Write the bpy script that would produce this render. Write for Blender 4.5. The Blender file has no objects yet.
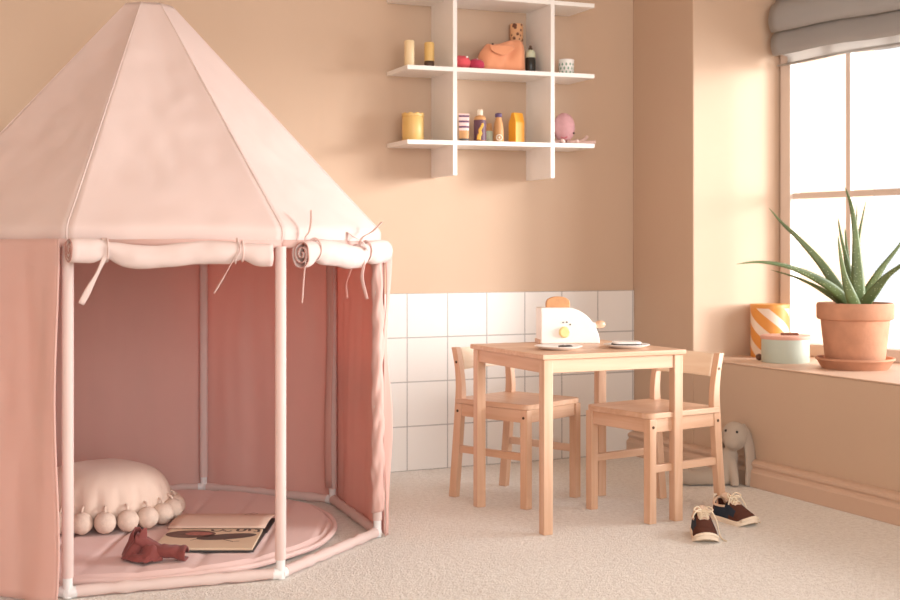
import bpy, bmesh, math, random
from math import sin, cos, pi, radians
from mathutils import Vector, Matrix, noise
random.seed(7)
sc = bpy.context.scene
col = sc.collection

# ---------------------------------------------------------------- camera frame
FPX, CAM_H, HORIZON = 1246.0, 0.733, 254.0
YAW = radians(24.8)
CY, SY = cos(YAW), sin(YAW)

def at(px, py, d):
    """world point seen at a pixel of the photo, at depth d in front of the lens"""
    r = (px - 450) / FPX * d
    return Vector((r*CY + d*SY, -r*SY + d*CY, CAM_H - (py - HORIZON)/FPX*d))

def cw(r, d, z=0.0):
    return Vector((r*CY + d*SY, -r*SY + d*CY, z))

# ---------------------------------------------------------------- materials
def lin(c):
    return tuple(((x/255)/12.92 if x/255 <= .04045 else (((x/255)+.055)/1.055)**2.4) for x in c) + (1,)

def newmat(name):
    m = bpy.data.materials.new(name); m.use_nodes = True
    nt = m.node_tree
    b = nt.nodes['Principled BSDF']
    return m, nt, b

def N(nt, t, **kw):
    n = nt.nodes.new(t)
    for k, v in kw.items():
        if k in n.inputs: n.inputs[k].default_value = v
        else: setattr(n, k, v)
    return n

def mat(name, c, rough=.6, var=.05, scale=30, bump=0, bscale=200, metal=0, spec=.5, sub=0, coat=0):
    m, nt, b = newmat(name)
    L = nt.links.new
    tc = N(nt, 'ShaderNodeTexCoord')
    nz = N(nt, 'ShaderNodeTexNoise', Scale=scale, Detail=4)
    L(tc.outputs['Object'], nz.inputs['Vector'])
    cr = N(nt, 'ShaderNodeValToRGB')
    col_ = lin(c)
    cr.color_ramp.elements[0].position = .3; cr.color_ramp.elements[1].position = .7
    cr.color_ramp.elements[0].color = tuple(x*(1-var) for x in col_[:3]) + (1,)
    cr.color_ramp.elements[1].color = tuple(min(1, x*(1+var)) for x in col_[:3]) + (1,)
    L(nz.outputs['Fac'], cr.inputs['Fac']); L(cr.outputs['Color'], b.inputs['Base Color'])
    b.inputs['Roughness'].default_value = rough
    b.inputs['Metallic'].default_value = metal
    b.inputs['Specular IOR Level'].default_value = spec
    b.inputs['Coat Weight'].default_value = coat
    if sub:
        b.inputs['Subsurface Weight'].default_value = sub
        b.inputs['Subsurface Radius'].default_value = (.02, .01, .006)
    if bump:
        n2 = N(nt, 'ShaderNodeTexNoise', Scale=bscale, Detail=5)
        L(tc.outputs['Object'], n2.inputs['Vector'])
        bp = N(nt, 'ShaderNodeBump', Strength=bump, Distance=.002)
        L(n2.outputs['Fac'], bp.inputs['Height']); L(bp.outputs['Normal'], b.inputs['Normal'])
    return m

def woodmat(name, c1, c2, axis, rough=.42):
    m, nt, b = newmat(name)
    L = nt.links.new
    tc = N(nt, 'ShaderNodeTexCoord'); mp = N(nt, 'ShaderNodeMapping')
    s = [38, 38, 38]; s[axis] = 2.2
    mp.inputs['Scale'].default_value = s
    L(tc.outputs['Object'], mp.inputs['Vector'])
    nz = N(nt, 'ShaderNodeTexNoise', Scale=1.0, Detail=6, Distortion=.6)
    L(mp.outputs['Vector'], nz.inputs['Vector'])
    cr = N(nt, 'ShaderNodeValToRGB')
    cr.color_ramp.elements[0].position = .33; cr.color_ramp.elements[1].position = .66
    cr.color_ramp.elements[0].color = lin(c1); cr.color_ramp.elements[1].color = lin(c2)
    L(nz.outputs['Fac'], cr.inputs['Fac']); L(cr.outputs['Color'], b.inputs['Base Color'])
    b.inputs['Roughness'].default_value = rough
    bp = N(nt, 'ShaderNodeBump', Strength=.06, Distance=.001)
    L(nz.outputs['Fac'], bp.inputs['Height']); L(bp.outputs['Normal'], b.inputs['Normal'])
    return m

def fabric(name, c, transl=.3, tc_=None, weave=900, rough=.85, bump=.12, var=.03):
    m, nt, b = newmat(name)
    L = nt.links.new
    tc = N(nt, 'ShaderNodeTexCoord')
    nz = N(nt, 'ShaderNodeTexNoise', Scale=4.0, Detail=3)
    L(tc.outputs['Object'], nz.inputs['Vector'])
    cr = N(nt, 'ShaderNodeValToRGB'); k = lin(c)
    cr.color_ramp.elements[0].position = .3; cr.color_ramp.elements[1].position = .7
    cr.color_ramp.elements[0].color = tuple(x*(1-var) for x in k[:3]) + (1,)
    cr.color_ramp.elements[1].color = tuple(min(1, x*(1+var)) for x in k[:3]) + (1,)
    L(nz.outputs['Fac'], cr.inputs['Fac']); L(cr.outputs['Color'], b.inputs['Base Color'])
    b.inputs['Roughness'].default_value = rough
    b.inputs['Specular IOR Level'].default_value = .25
    b.inputs['Sheen Weight'].default_value = .15
    n2 = N(nt, 'ShaderNodeTexNoise', Scale=weave, Detail=2)
    n3 = N(nt, 'ShaderNodeTexNoise', Scale=22.0, Detail=3)
    L(tc.outputs['Object'], n2.inputs['Vector']); L(tc.outputs['Object'], n3.inputs['Vector'])
    ad = N(nt, 'ShaderNodeMath', operation='MULTIPLY_ADD'); ad.inputs[1].default_value = .12
    L(n2.outputs['Fac'], ad.inputs[0]); L(n3.outputs['Fac'], ad.inputs[2])
    bp = N(nt, 'ShaderNodeBump', Strength=bump, Distance=.004)
    L(ad.outputs[0], bp.inputs['Height']); L(bp.outputs['Normal'], b.inputs['Normal'])
    if transl > 0:
        tr = N(nt, 'ShaderNodeBsdfTranslucent')
        if tc_: tr.inputs['Color'].default_value = lin(tc_)
        else: L(cr.outputs['Color'], tr.inputs['Color'])
        mx = N(nt, 'ShaderNodeMixShader'); mx.inputs[0].default_value = transl
        L(b.outputs[0], mx.inputs[1]); L(tr.outputs[0], mx.inputs[2])
        L(mx.outputs[0], nt.nodes['Material Output'].inputs['Surface'])
    return m

def stripes(name, ca, cb, freq, direction, thr=.5, rough=.5):
    """hard two-colour stripes along a local direction"""
    m, nt, b = newmat(name)
    L = nt.links.new
    tc = N(nt, 'ShaderNodeTexCoord')
    dt = N(nt, 'ShaderNodeVectorMath', operation='DOT_PRODUCT'); dt.inputs[1].default_value = direction
    L(tc.outputs['Object'], dt.inputs[0])
    mu = N(nt, 'ShaderNodeMath', operation='MULTIPLY'); mu.inputs[1].default_value = freq
    L(dt.outputs['Value'], mu.inputs[0])
    fr = N(nt, 'ShaderNodeMath', operation='FRACT'); L(mu.outputs[0], fr.inputs[0])
    gt = N(nt, 'ShaderNodeMath', operation='GREATER_THAN'); gt.inputs[1].default_value = thr
    L(fr.outputs[0], gt.inputs[0])
    mx = N(nt, 'ShaderNodeMix', data_type='RGBA')
    mx.inputs[6].default_value = lin(ca); mx.inputs[7].default_value = lin(cb)
    L(gt.outputs[0], mx.inputs[0]); L(mx.outputs[2], b.inputs['Base Color'])
    b.inputs['Roughness'].default_value = rough
    return m

M = {}
WALL = (205, 177, 153)
M['wall'] = mat('wall_paint', WALL, .8, .015, 3, .04, 160, spec=.3)
M['ceiling'] = mat('ceiling_paint', (235, 222, 208), .9, .01)
M['sill'] = mat('sill_paint', (222, 190, 166), .5, .02, 5, .03, 80)
M['trim'] = mat('trim_paint', (210, 178, 155), .45, .02, 5)
M['winframe'] = mat('window_paint', (220, 202, 188), .5, .02, 5)
M['white'] = mat('white_lacquer', (246, 241, 235), .35, .01)
M['white_plastic'] = mat('white_plastic', (240, 236, 234), .35, .01)
W1, W2 = (210, 166, 134), (226, 188, 160)
M['wx'] = woodmat('beech_x', W1, W2, 0); M['wy'] = woodmat('beech_y', W1, W2, 1); M['wz'] = woodmat('beech_z', W1, W2, 2)
M['sunlit_wood'] = woodmat('sunlit_beech', (238, 214, 186), (246, 226, 202), 0, .3)  # beech paled to hold the sunlight that falls on the backrest
M['screw'] = mat('screw', (92, 70, 52), .4, .05, metal=.6)
PINK = (236, 200, 189)
M['tent'] = fabric('tent_cotton', PINK, .27, (246, 158, 134))
M['tent_roof'] = fabric('tent_roof_cotton', (241, 223, 216), .23, (247, 178, 156))
M['tent_dark'] = fabric('tent_piping', (196, 140, 128), 0)
M['mat'] = fabric('mat_cotton', (238, 206, 199), 0, bump=.2)
M['cushion'] = fabric('cushion_linen', (226, 202, 186), 0, bump=.15)
M['pompom'] = mat('pompom_yarn', (230, 208, 192), .95, .06, 90, .9, 320, spec=.1)
M['scarf'] = fabric('scarf_cotton', (136, 74, 70), 0, bump=.4, var=.1)
M['page'] = mat('book_page', (224, 200, 172), .7, .03, 12)
M['page2'] = mat('book_back_page', (226, 196, 178), .7, .02, 12)
M['ink'] = mat('book_ink', (96, 80, 74), .7, .1, 40)
M['ink2'] = mat('book_brown', (112, 84, 74), .7, .25, 60)
M['inkpink'] = mat('book_pink', (172, 112, 102), .7, .2, 120)
M['cover'] = mat('book_cover', (58, 56, 58), .5, .1)
M['terracotta'] = mat('terracotta', (196, 144, 116), .85, .14, 14, .35, 90, spec=.2)
M['soil'] = mat('soil', (62, 46, 36), 1, .3, 120, .8, 150, spec=.1)
M['mint'] = mat('mint_enamel', (190, 200, 186), .35, .02)
M['pinkrim'] = mat('pink_lid', (224, 170, 150), .5, .03)
M['brownwood'] = mat('brown_wood', (140, 88, 66), .5, .1)
def helix(name, ca, cb, R_, freq, thr):
    m, nt, b = newmat(name); L = nt.links.new
    tc = N(nt, 'ShaderNodeTexCoord'); sp = N(nt, 'ShaderNodeSeparateXYZ'); L(tc.outputs['Object'], sp.inputs[0])
    at2 = N(nt, 'ShaderNodeMath', operation='ARCTAN2'); L(sp.outputs['Y'], at2.inputs[0]); L(sp.outputs['X'], at2.inputs[1])
    ma = N(nt, 'ShaderNodeMath', operation='MULTIPLY_ADD'); ma.inputs[1].default_value = R_
    L(at2.outputs[0], ma.inputs[0]); L(sp.outputs['Z'], ma.inputs[2])
    mu = N(nt, 'ShaderNodeMath', operation='MULTIPLY_ADD'); mu.inputs[1].default_value = freq; mu.inputs[2].default_value = .42; L(ma.outputs[0], mu.inputs[0])
    fr = N(nt, 'ShaderNodeMath', operation='FRACT'); L(mu.outputs[0], fr.inputs[0])
    gt = N(nt, 'ShaderNodeMath', operation='GREATER_THAN'); gt.inputs[1].default_value = thr; L(fr.outputs[0], gt.inputs[0])
    mx = N(nt, 'ShaderNodeMix', data_type='RGBA'); mx.inputs[6].default_value = lin(ca); mx.inputs[7].default_value = lin(cb)
    L(gt.outputs[0], mx.inputs[0]); L(mx.outputs[2], b.inputs['Base Color']); b.inputs['Roughness'].default_value = .45
    return m
M['canister'] = helix('orange_stripes', (228, 154, 70), (240, 222, 204), .052, 12.24, .56)
M['orange_rim'] = mat('orange_tin', (226, 156, 78), .45, .03)
M['bunny'] = fabric('bunny_linen', (184, 168, 152), 0, bump=.35, var=.06)
M['bunny_ear'] = fabric('bunny_ear_linen', (180, 162, 146), 0, bump=.35, var=.06)
M['black'] = mat('black', (34, 28, 26), .35, .1)
M['suede'] = mat('brown_suede', (92, 58, 48), .95, .12, 60, .4, 400, spec=.1)
M['navy'] = mat('navy_mesh', (46, 54, 66), .85, .12, 80, .3, 500, spec=.2)
M['cream'] = mat('cream_rubber', (238, 220, 198), .6, .03)
M['lace'] = mat('cream_lace', (236, 218, 192), .9, .05, 200, .3, 900, spec=.1)
M['inner_layer'] = mat('shoe_lining', (226, 196, 172), .9, .06, 100, .2, 500, spec=.1)
M['toast'] = mat('toast_wood', (208, 152, 104), .6, .08, 60)
M['yellow'] = mat('pale_yellow', (240, 224, 156), .5, .02)
M['grey'] = mat('dark_grey', (84, 76, 72), .6, .15, 80)
M['bag'] = fabric('orange_felt', (238, 164, 124), 0, bump=.25)
M['pinkcloth'] = fabric('pink_cloth', (226, 92, 100), 0, bump=.3)
M['magenta'] = fabric('magenta_cloth', (186, 58, 84), 0, bump=.3)
M['palewood'] = woodmat('pale_wood', (238, 208, 160), (246, 222, 180), 2)
M['yellowwood'] = woodmat('yellow_wood', (226, 184, 110), (238, 200, 130), 2)
M['darkbrown'] = mat('dark_brown', (84, 62, 48), .5, .1)
M['purple'] = mat('purple_label', (96, 58, 72), .5, .05)
M['purplecap'] = mat('purple_cap', (92, 72, 112), .5, .05)
M['honey'] = mat('honey_yellow', (246, 180, 70), .5, .05)
M['orange'] = mat('orange_card', (242, 168, 46), .5, .04)
M['tan'] = mat('tan_wood', (204, 150, 98), .55, .07, 50)
M['green'] = mat('green_print', (120, 160, 132), .5, .05)
M['darkgreen'] = mat('dark_bottle', (48, 46, 42), .3, .1)
M['palegreen'] = mat('pale_green', (206, 212, 186), .5, .03)
M['octopus'] = mat('octopus_pink', (198, 150, 152), .85, .05, 60, .3, 400, spec=.2)
M['octopus_leg'] = mat('octopus_leg', (226, 194, 184), .85, .05, 60, .3, 400, spec=.2)
M['stripetube'] = stripes('tube_stripes', (240, 200, 196), (104, 72, 96), 55, (0, 0, 1), .62)
M['bead'] = mat('brown_bead', (112, 74, 54), .4, .1)

# carpet
m, nt, b = newmat('carpet'); L = nt.links.new
tc = N(nt, 'ShaderNodeTexCoord')
n1 = N(nt, 'ShaderNodeTexNoise', Scale=3.5, Detail=4); n2 = N(nt, 'ShaderNodeTexNoise', Scale=210.0, Detail=3)
n3 = N(nt, 'ShaderNodeTexNoise', Scale=70.0, Detail=3)
for n_ in (n1, n2, n3): L(tc.outputs['Object'], n_.inputs['Vector'])
a1 = N(nt, 'ShaderNodeMath', operation='MULTIPLY_ADD'); a1.inputs[1].default_value = 1.1
L(n2.outputs['Fac'], a1.inputs[0]); L(n3.outputs['Fac'], a1.inputs[2])
a2 = N(nt, 'ShaderNodeMath', operation='MULTIPLY_ADD'); a2.inputs[1].default_value = .3
L(n1.outputs['Fac'], a2.inputs[0]); L(a1.outputs[0], a2.inputs[2])
sc2 = N(nt, 'ShaderNodeMath', operation='MULTIPLY'); sc2.inputs[1].default_value = .6; L(a2.outputs[0], sc2.inputs[0])
cr = N(nt, 'ShaderNodeValToRGB')
cr.color_ramp.elements[0].position = .54; cr.color_ramp.elements[1].position = .86
cr.color_ramp.elements[0].color = lin((226, 217, 206)); cr.color_ramp.elements[1].color = lin((250, 244, 235))
L(sc2.outputs[0], cr.inputs['Fac']); L(cr.outputs['Color'], b.inputs['Base Color'])
b.inputs['Roughness'].default_value = 1; b.inputs['Specular IOR Level'].default_value = .05
b.inputs['Sheen Weight'].default_value = .3
bp = N(nt, 'ShaderNodeBump', Strength=.8, Distance=.007)
L(a1.outputs[0], bp.inputs['Height']); L(bp.outputs['Normal'], b.inputs['Normal'])
M['carpet'] = m

# square wall tiles, 15 cm (brick node as a stack bond)
m, nt, b = newmat('wall_tiles'); L = nt.links.new
tc = N(nt, 'ShaderNodeTexCoord'); mp = N(nt, 'ShaderNodeMapping')
mp.inputs['Rotation'].default_value = (radians(-90), 0, 0)
L(tc.outputs['Object'], mp.inputs['Vector'])
br = N(nt, 'ShaderNodeTexBrick', offset=0.0, squash=1.0)
br.inputs['Scale'].default_value = 1; br.inputs['Brick Width'].default_value = .15; br.inputs['Row Height'].default_value = .15
br.inputs['Mortar Size'].default_value = .0022; br.inputs['Mortar Smooth'].default_value = .3
br.inputs['Color1'].default_value = lin((236, 231, 225)); br.inputs['Color2'].default_value = lin((232, 226, 220))
br.inputs['Mortar'].default_value = lin((176, 170, 166))
L(mp.outputs['Vector'], br.inputs['Vector']); L(br.outputs['Color'], b.inputs['Base Color'])
b.inputs['Roughness'].default_value = .32
bp = N(nt, 'ShaderNodeBump', Strength=.5, Distance=.002, invert=True)
L(br.outputs['Fac'], bp.inputs['Height']); L(bp.outputs['Normal'], b.inputs['Normal'])
M['tile'] = m

# window pane: clear glass
m, nt, b = newmat('pane_glass'); L = nt.links.new
tr = N(nt, 'ShaderNodeBsdfTransparent'); gl = N(nt, 'ShaderNodeBsdfGlossy', Roughness=.02)
lw = N(nt, 'ShaderNodeLayerWeight', Blend=.12); mx = N(nt, 'ShaderNodeMixShader')
ml = N(nt, 'ShaderNodeMath', operation='MULTIPLY'); ml.inputs[1].default_value = .06
L(lw.outputs['Fresnel'], ml.inputs[0]); L(ml.outputs[0], mx.inputs[0])
L(tr.outputs[0], mx.inputs[1]); L(gl.outputs[0], mx.inputs[2])
L(mx.outputs[0], nt.nodes['Material Output'].inputs['Surface'])
M['glass'] = m

# roman blind: fine vertical rib
def blindmat():
    m, nt, b = newmat('blind_linen'); L = nt.links.new
    tc = N(nt, 'ShaderNodeTexCoord')
    wv = N(nt, 'ShaderNodeTexWave', Scale=110.0, Distortion=1.0, Detail=2, bands_direction='X')
    L(tc.outputs['Object'], wv.inputs['Vector'])
    cr = N(nt, 'ShaderNodeValToRGB')
    cr.color_ramp.elements[0].color = lin((186, 186, 186)); cr.color_ramp.elements[1].color = lin((208, 209, 210))
    L(wv.outputs['Fac'], cr.inputs['Fac']); L(cr.outputs['Color'], b.inputs['Base Color'])
    b.inputs['Roughness'].default_value = .9; b.inputs['Specular IOR Level'].default_value = .1
    tr = N(nt, 'ShaderNodeBsdfTranslucent'); tr.inputs['Color'].default_value = lin((224, 218, 212))
    mx = N(nt, 'ShaderNodeMixShader'); mx.inputs[0].default_value = .58
    L(b.outputs[0], mx.inputs[1]); L(tr.outputs[0], mx.inputs[2])
    L(mx.outputs[0], nt.nodes['Material Output'].inputs['Surface'])
    return m
M['blind'] = blindmat()

# aloe
m, nt, b = newmat('aloe_leaf'); L = nt.links.new
tc = N(nt, 'ShaderNodeTexCoord'); nz = N(nt, 'ShaderNodeTexNoise', Scale=9.0, Detail=3)
L(tc.outputs['Object'], nz.inputs['Vector'])
cr = N(nt, 'ShaderNodeValToRGB'); cr.color_ramp.elements[0].position = .3; cr.color_ramp.elements[1].position = .7
cr.color_ramp.elements[0].color = lin((70, 84, 46)); cr.color_ramp.elements[1].color = lin((108, 124, 74))
L(nz.outputs['Fac'], cr.inputs['Fac'])
vo = N(nt, 'ShaderNodeTexVoronoi', Scale=130.0); L(tc.outputs['Object'], vo.inputs['Vector'])
lt = N(nt, 'ShaderNodeMath', operation='LESS_THAN'); lt.inputs[1].default_value = .16
L(vo.outputs['Distance'], lt.inputs[0])
mx = N(nt, 'ShaderNodeMix', data_type='RGBA'); mx.inputs[7].default_value = lin((186, 198, 156))
L(lt.outputs[0], mx.inputs[0]); L(cr.outputs['Color'], mx.inputs[6]); L(mx.outputs[2], b.inputs['Base Color'])
b.inputs['Roughness'].default_value = .45; b.inputs['Subsurface Weight'].default_value = .15
b.inputs['Subsurface Radius'].default_value = (.01, .012, .004)
M['aloe'] = m

# spotted toy
m, nt, b = newmat('spotted_toy'); L = nt.links.new
tc = N(nt, 'ShaderNodeTexCoord'); vo = N(nt, 'ShaderNodeTexVoronoi', Scale=70.0); L(tc.outputs['Object'], vo.inputs['Vector'])
lt = N(nt, 'ShaderNodeMath', operation='LESS_THAN'); lt.inputs[1].default_value = .38
L(vo.outputs['Distance'], lt.inputs[0])
mx = N(nt, 'ShaderNodeMix', data_type='RGBA'); mx.inputs[6].default_value = lin((226, 172, 128)); mx.inputs[7].default_value = lin((112, 68, 48))
L(lt.outputs[0], mx.inputs[0]); L(mx.outputs[2], b.inputs['Base Color'])
M['spots'] = m

# ---------------------------------------------------------------- mesh helpers
class G:
    def __init__(s): s.v = []; s.f = []; s.mi = []
    def add(s, vs, fs, mi=0):
        o = len(s.v); s.v += [tuple(p) for p in vs]
        for f in fs: s.f.append([i+o for i in f]); s.mi.append(mi)
        return s
    def box(s, x0, x1, y0, y1, z0, z1, mi=0, mtx=None):
        vs = [Vector(p) for p in ((x0,y0,z0),(x1,y0,z0),(x1,y1,z0),(x0,y1,z0),(x0,y0,z1),(x1,y0,z1),(x1,y1,z1),(x0,y1,z1))]
        if mtx: vs = [mtx @ p for p in vs]
        return s.add(vs, [(0,3,2,1),(4,5,6,7),(0,1,5,4),(1,2,6,5),(2,3,7,6),(3,0,4,7)], mi)
    def lathe(s, prof, n=32, mi=0, c=(0,0,0), sx=1, sy=1):
        """prof: (r,z) from bottom to top; r=0 ends close it"""
        vs, fs, rings = [], [], []
        for r, z in prof:
            if r <= 1e-6:
                rings.append([len(vs)]); vs.append((c[0], c[1], c[2]+z))
            else:
                rings.append(list(range(len(vs), len(vs)+n)))
                for k in range(n):
                    a = 2*pi*k/n; vs.append((c[0]+r*cos(a)*sx, c[1]+r*sin(a)*sy, c[2]+z))
        for A, B in zip(rings, rings[1:]):
            for k in range(n):
                k2 = (k+1) % n
                if len(A) == 1 and len(B) > 1: fs.append((A[0], B[k2], B[k]))
                elif len(B) == 1 and len(A) > 1: fs.append((A[k], A[k2], B[0]))
                elif len(A) > 1: fs.append((A[k], A[k2], B[k2], B[k]))
        return s.add(vs, fs, mi)
    def tube(s, pts, rad, n=10, mi=0, caps=True, flat=1.0, closed=False, up=None):
        pts = [Vector(p) for p in pts]; m = len(pts)
        vs, fs = [], []
        prev = None
        for i, p in enumerate(pts):
            if closed: t = pts[(i+1) % m] - pts[i-1]
            else: t = pts[min(i+1, m-1)] - pts[max(i-1, 0)]
            t.normalize()
            if prev is None:
                ref = Vector(up) if up else (Vector((0,0,1)) if abs(t.z) < .9 else Vector((1,0,0)))
                a = t.cross(ref).normalized()
            else:
                a = (prev - t*prev.dot(t)).normalized()
            prev = a; bb = t.cross(a)
            r = rad(i/(m-1)) if callable(rad) else rad
            for k in range(n):
                th = 2*pi*k/n
                vs.append(p + a*(r*cos(th)) + bb*(r*flat*sin(th)))
        for i in range(m if closed else m-1):
            for k in range(n):
                k2 = (k+1) % n; j = (i+1) % m
                fs.append((i*n+k, i*n+k2, j*n+k2, j*n+k))
        if caps and not closed:
            fs.append(tuple(range(n-1, -1, -1))); fs.append(tuple((m-1)*n+k for k in range(n)))
        return s.add(vs, fs, mi)
    def grid(s, fn, nu, nv, wu=False, mi=0):
        vs = []
        cu = nu if wu else nu+1
        for j in range(nv+1):
            for i in range(cu): vs.append(fn(i/nu, j/nv))
        fs = []
        for j in range(nv):
            for i in range(nu):
                i2 = (i+1) % cu
                fs.append((j*cu+i, j*cu+i2, (j+1)*cu+i2, (j+1)*cu+i))
        return s.add(vs, fs, mi)
    def ell(s, c, r, nu=24, nv=14, mi=0, fn=None, mtx=None):
        c = Vector(c); rx, ry, rz = (r, r, r) if not hasattr(r, '__len__') else r
        vs, fs = [], []
        def P(u, v):
            a, b_ = 2*pi*u, pi*(v-.5)
            d = Vector((cos(a)*cos(b_), sin(a)*cos(b_), sin(b_)))
            k = fn(d) if fn else 1
            p = Vector((d.x*rx, d.y*ry, d.z*rz))*k
            return c + (mtx @ p if mtx else p)
        vs.append(P(0, 0))
        for j in range(1, nv):
            for i in range(nu): vs.append(P(i/nu, j/nv))
        vs.append(P(0, 1)); top = len(vs)-1
        for i in range(nu):
            i2 = (i+1) % nu
            fs.append((0, 1+i2, 1+i)); fs.append((top, 1+(nv-2)*nu+i, 1+(nv-2)*nu+i2))
            for j in range(nv-2): fs.append((1+j*nu+i, 1+j*nu+i2, 1+(j+1)*nu+i2, 1+(j+1)*nu+i))
        return s.add(vs, fs, mi)
    def prism(s, poly, axis, a0, a1, mi=0):
        """closed polygon in the two other axes, extruded along axis"""
        n = len(poly); vs = []
        for a in (a0, a1):
            for p in poly:
                q = list(p); q.insert(axis, a); vs.append(q)
        fs = [tuple(range(n-1, -1, -1)), tuple(range(n, 2*n))]
        for k in range(n): fs.append((k, (k+1) % n, n+(k+1) % n, n+k))
        return s.add(vs, fs, mi)

def mk(name, g, m, parent=None, smooth=False, bevel=0, bseg=2, solid=0, soff=0, subd=0, weld=False, remesh=0, angle=None):
    me = bpy.data.meshes.new(name)
    me.from_pydata(g.v, [], g.f)
    ms = m if isinstance(m, (list, tuple)) else [m]
    for x in ms: me.materials.append(x)
    for p, i in zip(me.polygons, g.mi): p.material_index = i
    bm = bmesh.new(); bm.from_mesh(me)
    if weld: bmesh.ops.remove_doubles(bm, verts=bm.verts, dist=1e-5)
    bmesh.ops.recalc_face_normals(bm, faces=bm.faces); bm.to_mesh(me); bm.free()
    for p in me.polygons: p.use_smooth = smooth
    if smooth and angle is not None: me.set_sharp_from_angle(angle=radians(angle))
    o = bpy.data.objects.new(name, me); col.objects.link(o)
    if parent: o.parent = parent
    if remesh:
        r = o.modifiers.new('r', 'REMESH'); r.mode = 'VOXEL'; r.voxel_size = remesh; r.use_smooth_shade = True
        sm = o.modifiers.new('s', 'SMOOTH'); sm.iterations = 6; sm.factor = .5
    if solid:
        sd = o.modifiers.new('sd', 'SOLIDIFY'); sd.thickness = solid; sd.offset = soff
    if bevel:
        bv = o.modifiers.new('bv', 'BEVEL'); bv.width = bevel; bv.segments = bseg; bv.limit_method = 'ANGLE'; bv.angle_limit = radians(40)
        bv.harden_normals = False
    if subd:
        sb = o.modifiers.new('sb', 'SUBSURF'); sb.levels = subd; sb.render_levels = subd
    return o

def tag(o, label, cat, group=None):
    o['label'] = label; o['category'] = cat
    if group: o['group'] = group
    return o

def thing(name, label, cat, loc=(0,0,0), rz=0, group=None):
    o = bpy.data.objects.new(name, None); col.objects.link(o)
    o.empty_display_size = .05
    o.location = loc; o.rotation_euler = (0, 0, rz)
    return tag(o, label, cat, group)

def struct(o):
    o['kind'] = 'structure'; return o

def kids(o): return [c for c in bpy.data.objects if c.parent == o]

def dup(root, loc, rz, label):
    r = root.copy(); col.objects.link(r); r.location = loc; r.rotation_euler = (0, 0, rz); r['label'] = label
    for ch in kids(root):
        c = ch.copy(); col.objects.link(c); c.parent = r
        for g in kids(ch):
            d = g.copy(); col.objects.link(d); d.parent = c
    return r

def fnoise(p, s, seed=0):
    return noise.noise(Vector(p)*s + Vector((seed*13.7, seed*7.1, seed*3.3)))

# ================================================================ THE ROOM
YB, XR = 3.889, 2.54
YJ = 3.517            # far jamb of the window recess
SILL = .379
XL, YF, ZC = -2.4, -1.8, 2.6
O2 = Vector((2.936, YJ, 0)); WU = Vector((.245, -.969, 0)).normalized(); WN = Vector((WU.y, -WU.x, 0))   # along window, into room
WLEN = 3.0
YN = (O2 + WU*WLEN).y

fl = G()
def floor_fn(u, v):
    x = XL + (3.7-XL)*u; y = YF + (YB+.1-YF)*v
    return (x, y, 0)
fl.grid(floor_fn, 4, 4)
struct(mk('floor', fl, M['carpet']))
struct(mk('wall_back', G().box(XL-.1, 3.7, YB, YB+.1, 0, ZC), M['wall']))
struct(mk('wall_left', G().box(XL-.1, XL, YF, YB, 0, ZC), M['wall']))
struct(mk('ceiling', G().box(XL-.1, 3.7, YF, YB+.1, ZC, ZC+.1), M['ceiling']))
wr = G()
OE = O2 + WU*WLEN - WN*.035; OS = O2 - WN*.035
rec = [(XR, YN), (OE.x, OE.y), (OS.x, YJ), (XR, YJ)]
wr.box(XR, O2.x+.036, YJ, YB, 0, ZC)        # pier beside the corner
wr.prism(rec, 2, 0, SILL-.004)              # wall under the window
wr.prism(rec, 2, 2.05, ZC)                  # header
wr.box(XR, OE.x, YF, YN, 0, ZC)             # near pier
struct(mk('wall_right', wr, M['wall'], bevel=.004))
# tiled dado: object origin at the corner of the tile grid
td = mk('trim_1', G().box(-3.3, XR-1.633-.001, -.010, 0, 0, .6), M['tile'], bevel=.0015)
td.location = (1.633, YB, 0); struct(td)
# sill board
def sillpoly():
    a = O2 + WU*WLEN
    e = O2 + WU*WLEN; return [(XR-.004, YN), (e.x, e.y), (O2.x, YJ), (XR-.004, YJ)]
struct(mk('trim_2', G().prism(sillpoly(), 2, SILL-.004, SILL), M['sill'], bevel=.002))
# moulded baseboard along the right wall
prof = [(0,0),(-.036,0),(-.036,.046),(-.032,.052),(-.026,.056),(-.026,.062),(-.030,.066),(-.030,.074),(-.022,.080),(-.008,.083),(0,.083)]
bb = G().prism([(XR+x, z) for x, z in prof], 1, YF, YB-.011)
struct(mk('baseboard_right', bb, M['trim'], smooth=False, bevel=.0015))

# window in its skewed frame: x along the window, y into the room, z up
win = bpy.data.objects.new('window_1', None); col.objects.link(win); win.location = O2
win.rotation_euler = (0, 0, math.atan2(WU.y, WU.x)); struct(win)
INW = -1 if (Matrix.Rotation(win.rotation_euler.z, 3, 'Z') @ Vector((0,1,0))).dot(WN) < 0 else 1
def yy(w): return INW*w
ZT = 2.05
fr = G()
def wb(g, x0, x1, w0, w1, z0, z1):
    a, b_ = sorted((yy(w0), yy(w1))); g.box(x0, x1, a, b_, z0, z1)
wb(fr, .0, .043, -.03, .03, SILL, ZT); wb(fr, WLEN-.036, WLEN, -.03, .03, SILL, ZT)
wb(fr, .036, WLEN-.036, -.03, .03, SILL, SILL+.042); wb(fr, .036, WLEN-.036, -.03, .03, ZT-.04, ZT)
f_ = mk('window_frame', fr, M['winframe'], win, bevel=.003); struct(f_)
mu = G(); vx = [.262 + .238*k for k in range(12)]
for x in vx:
    if x < WLEN-.05: wb(mu, x-.009, x+.009, -.012, .012, SILL+.042, ZT-.04)
for z in (.937, 1.47):
    wb(mu, .036, WLEN-.036, -.0115, .0115, z-.0105, z+.0105)
struct(mk('window_muntin', mu, M['winframe'], win, bevel=.002))
gp = G(); wb(gp, .036, WLEN-.036, -.003, .003, SILL+.042, ZT-.04)
struct(mk('window_glass', gp, M['glass'], win))

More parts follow.
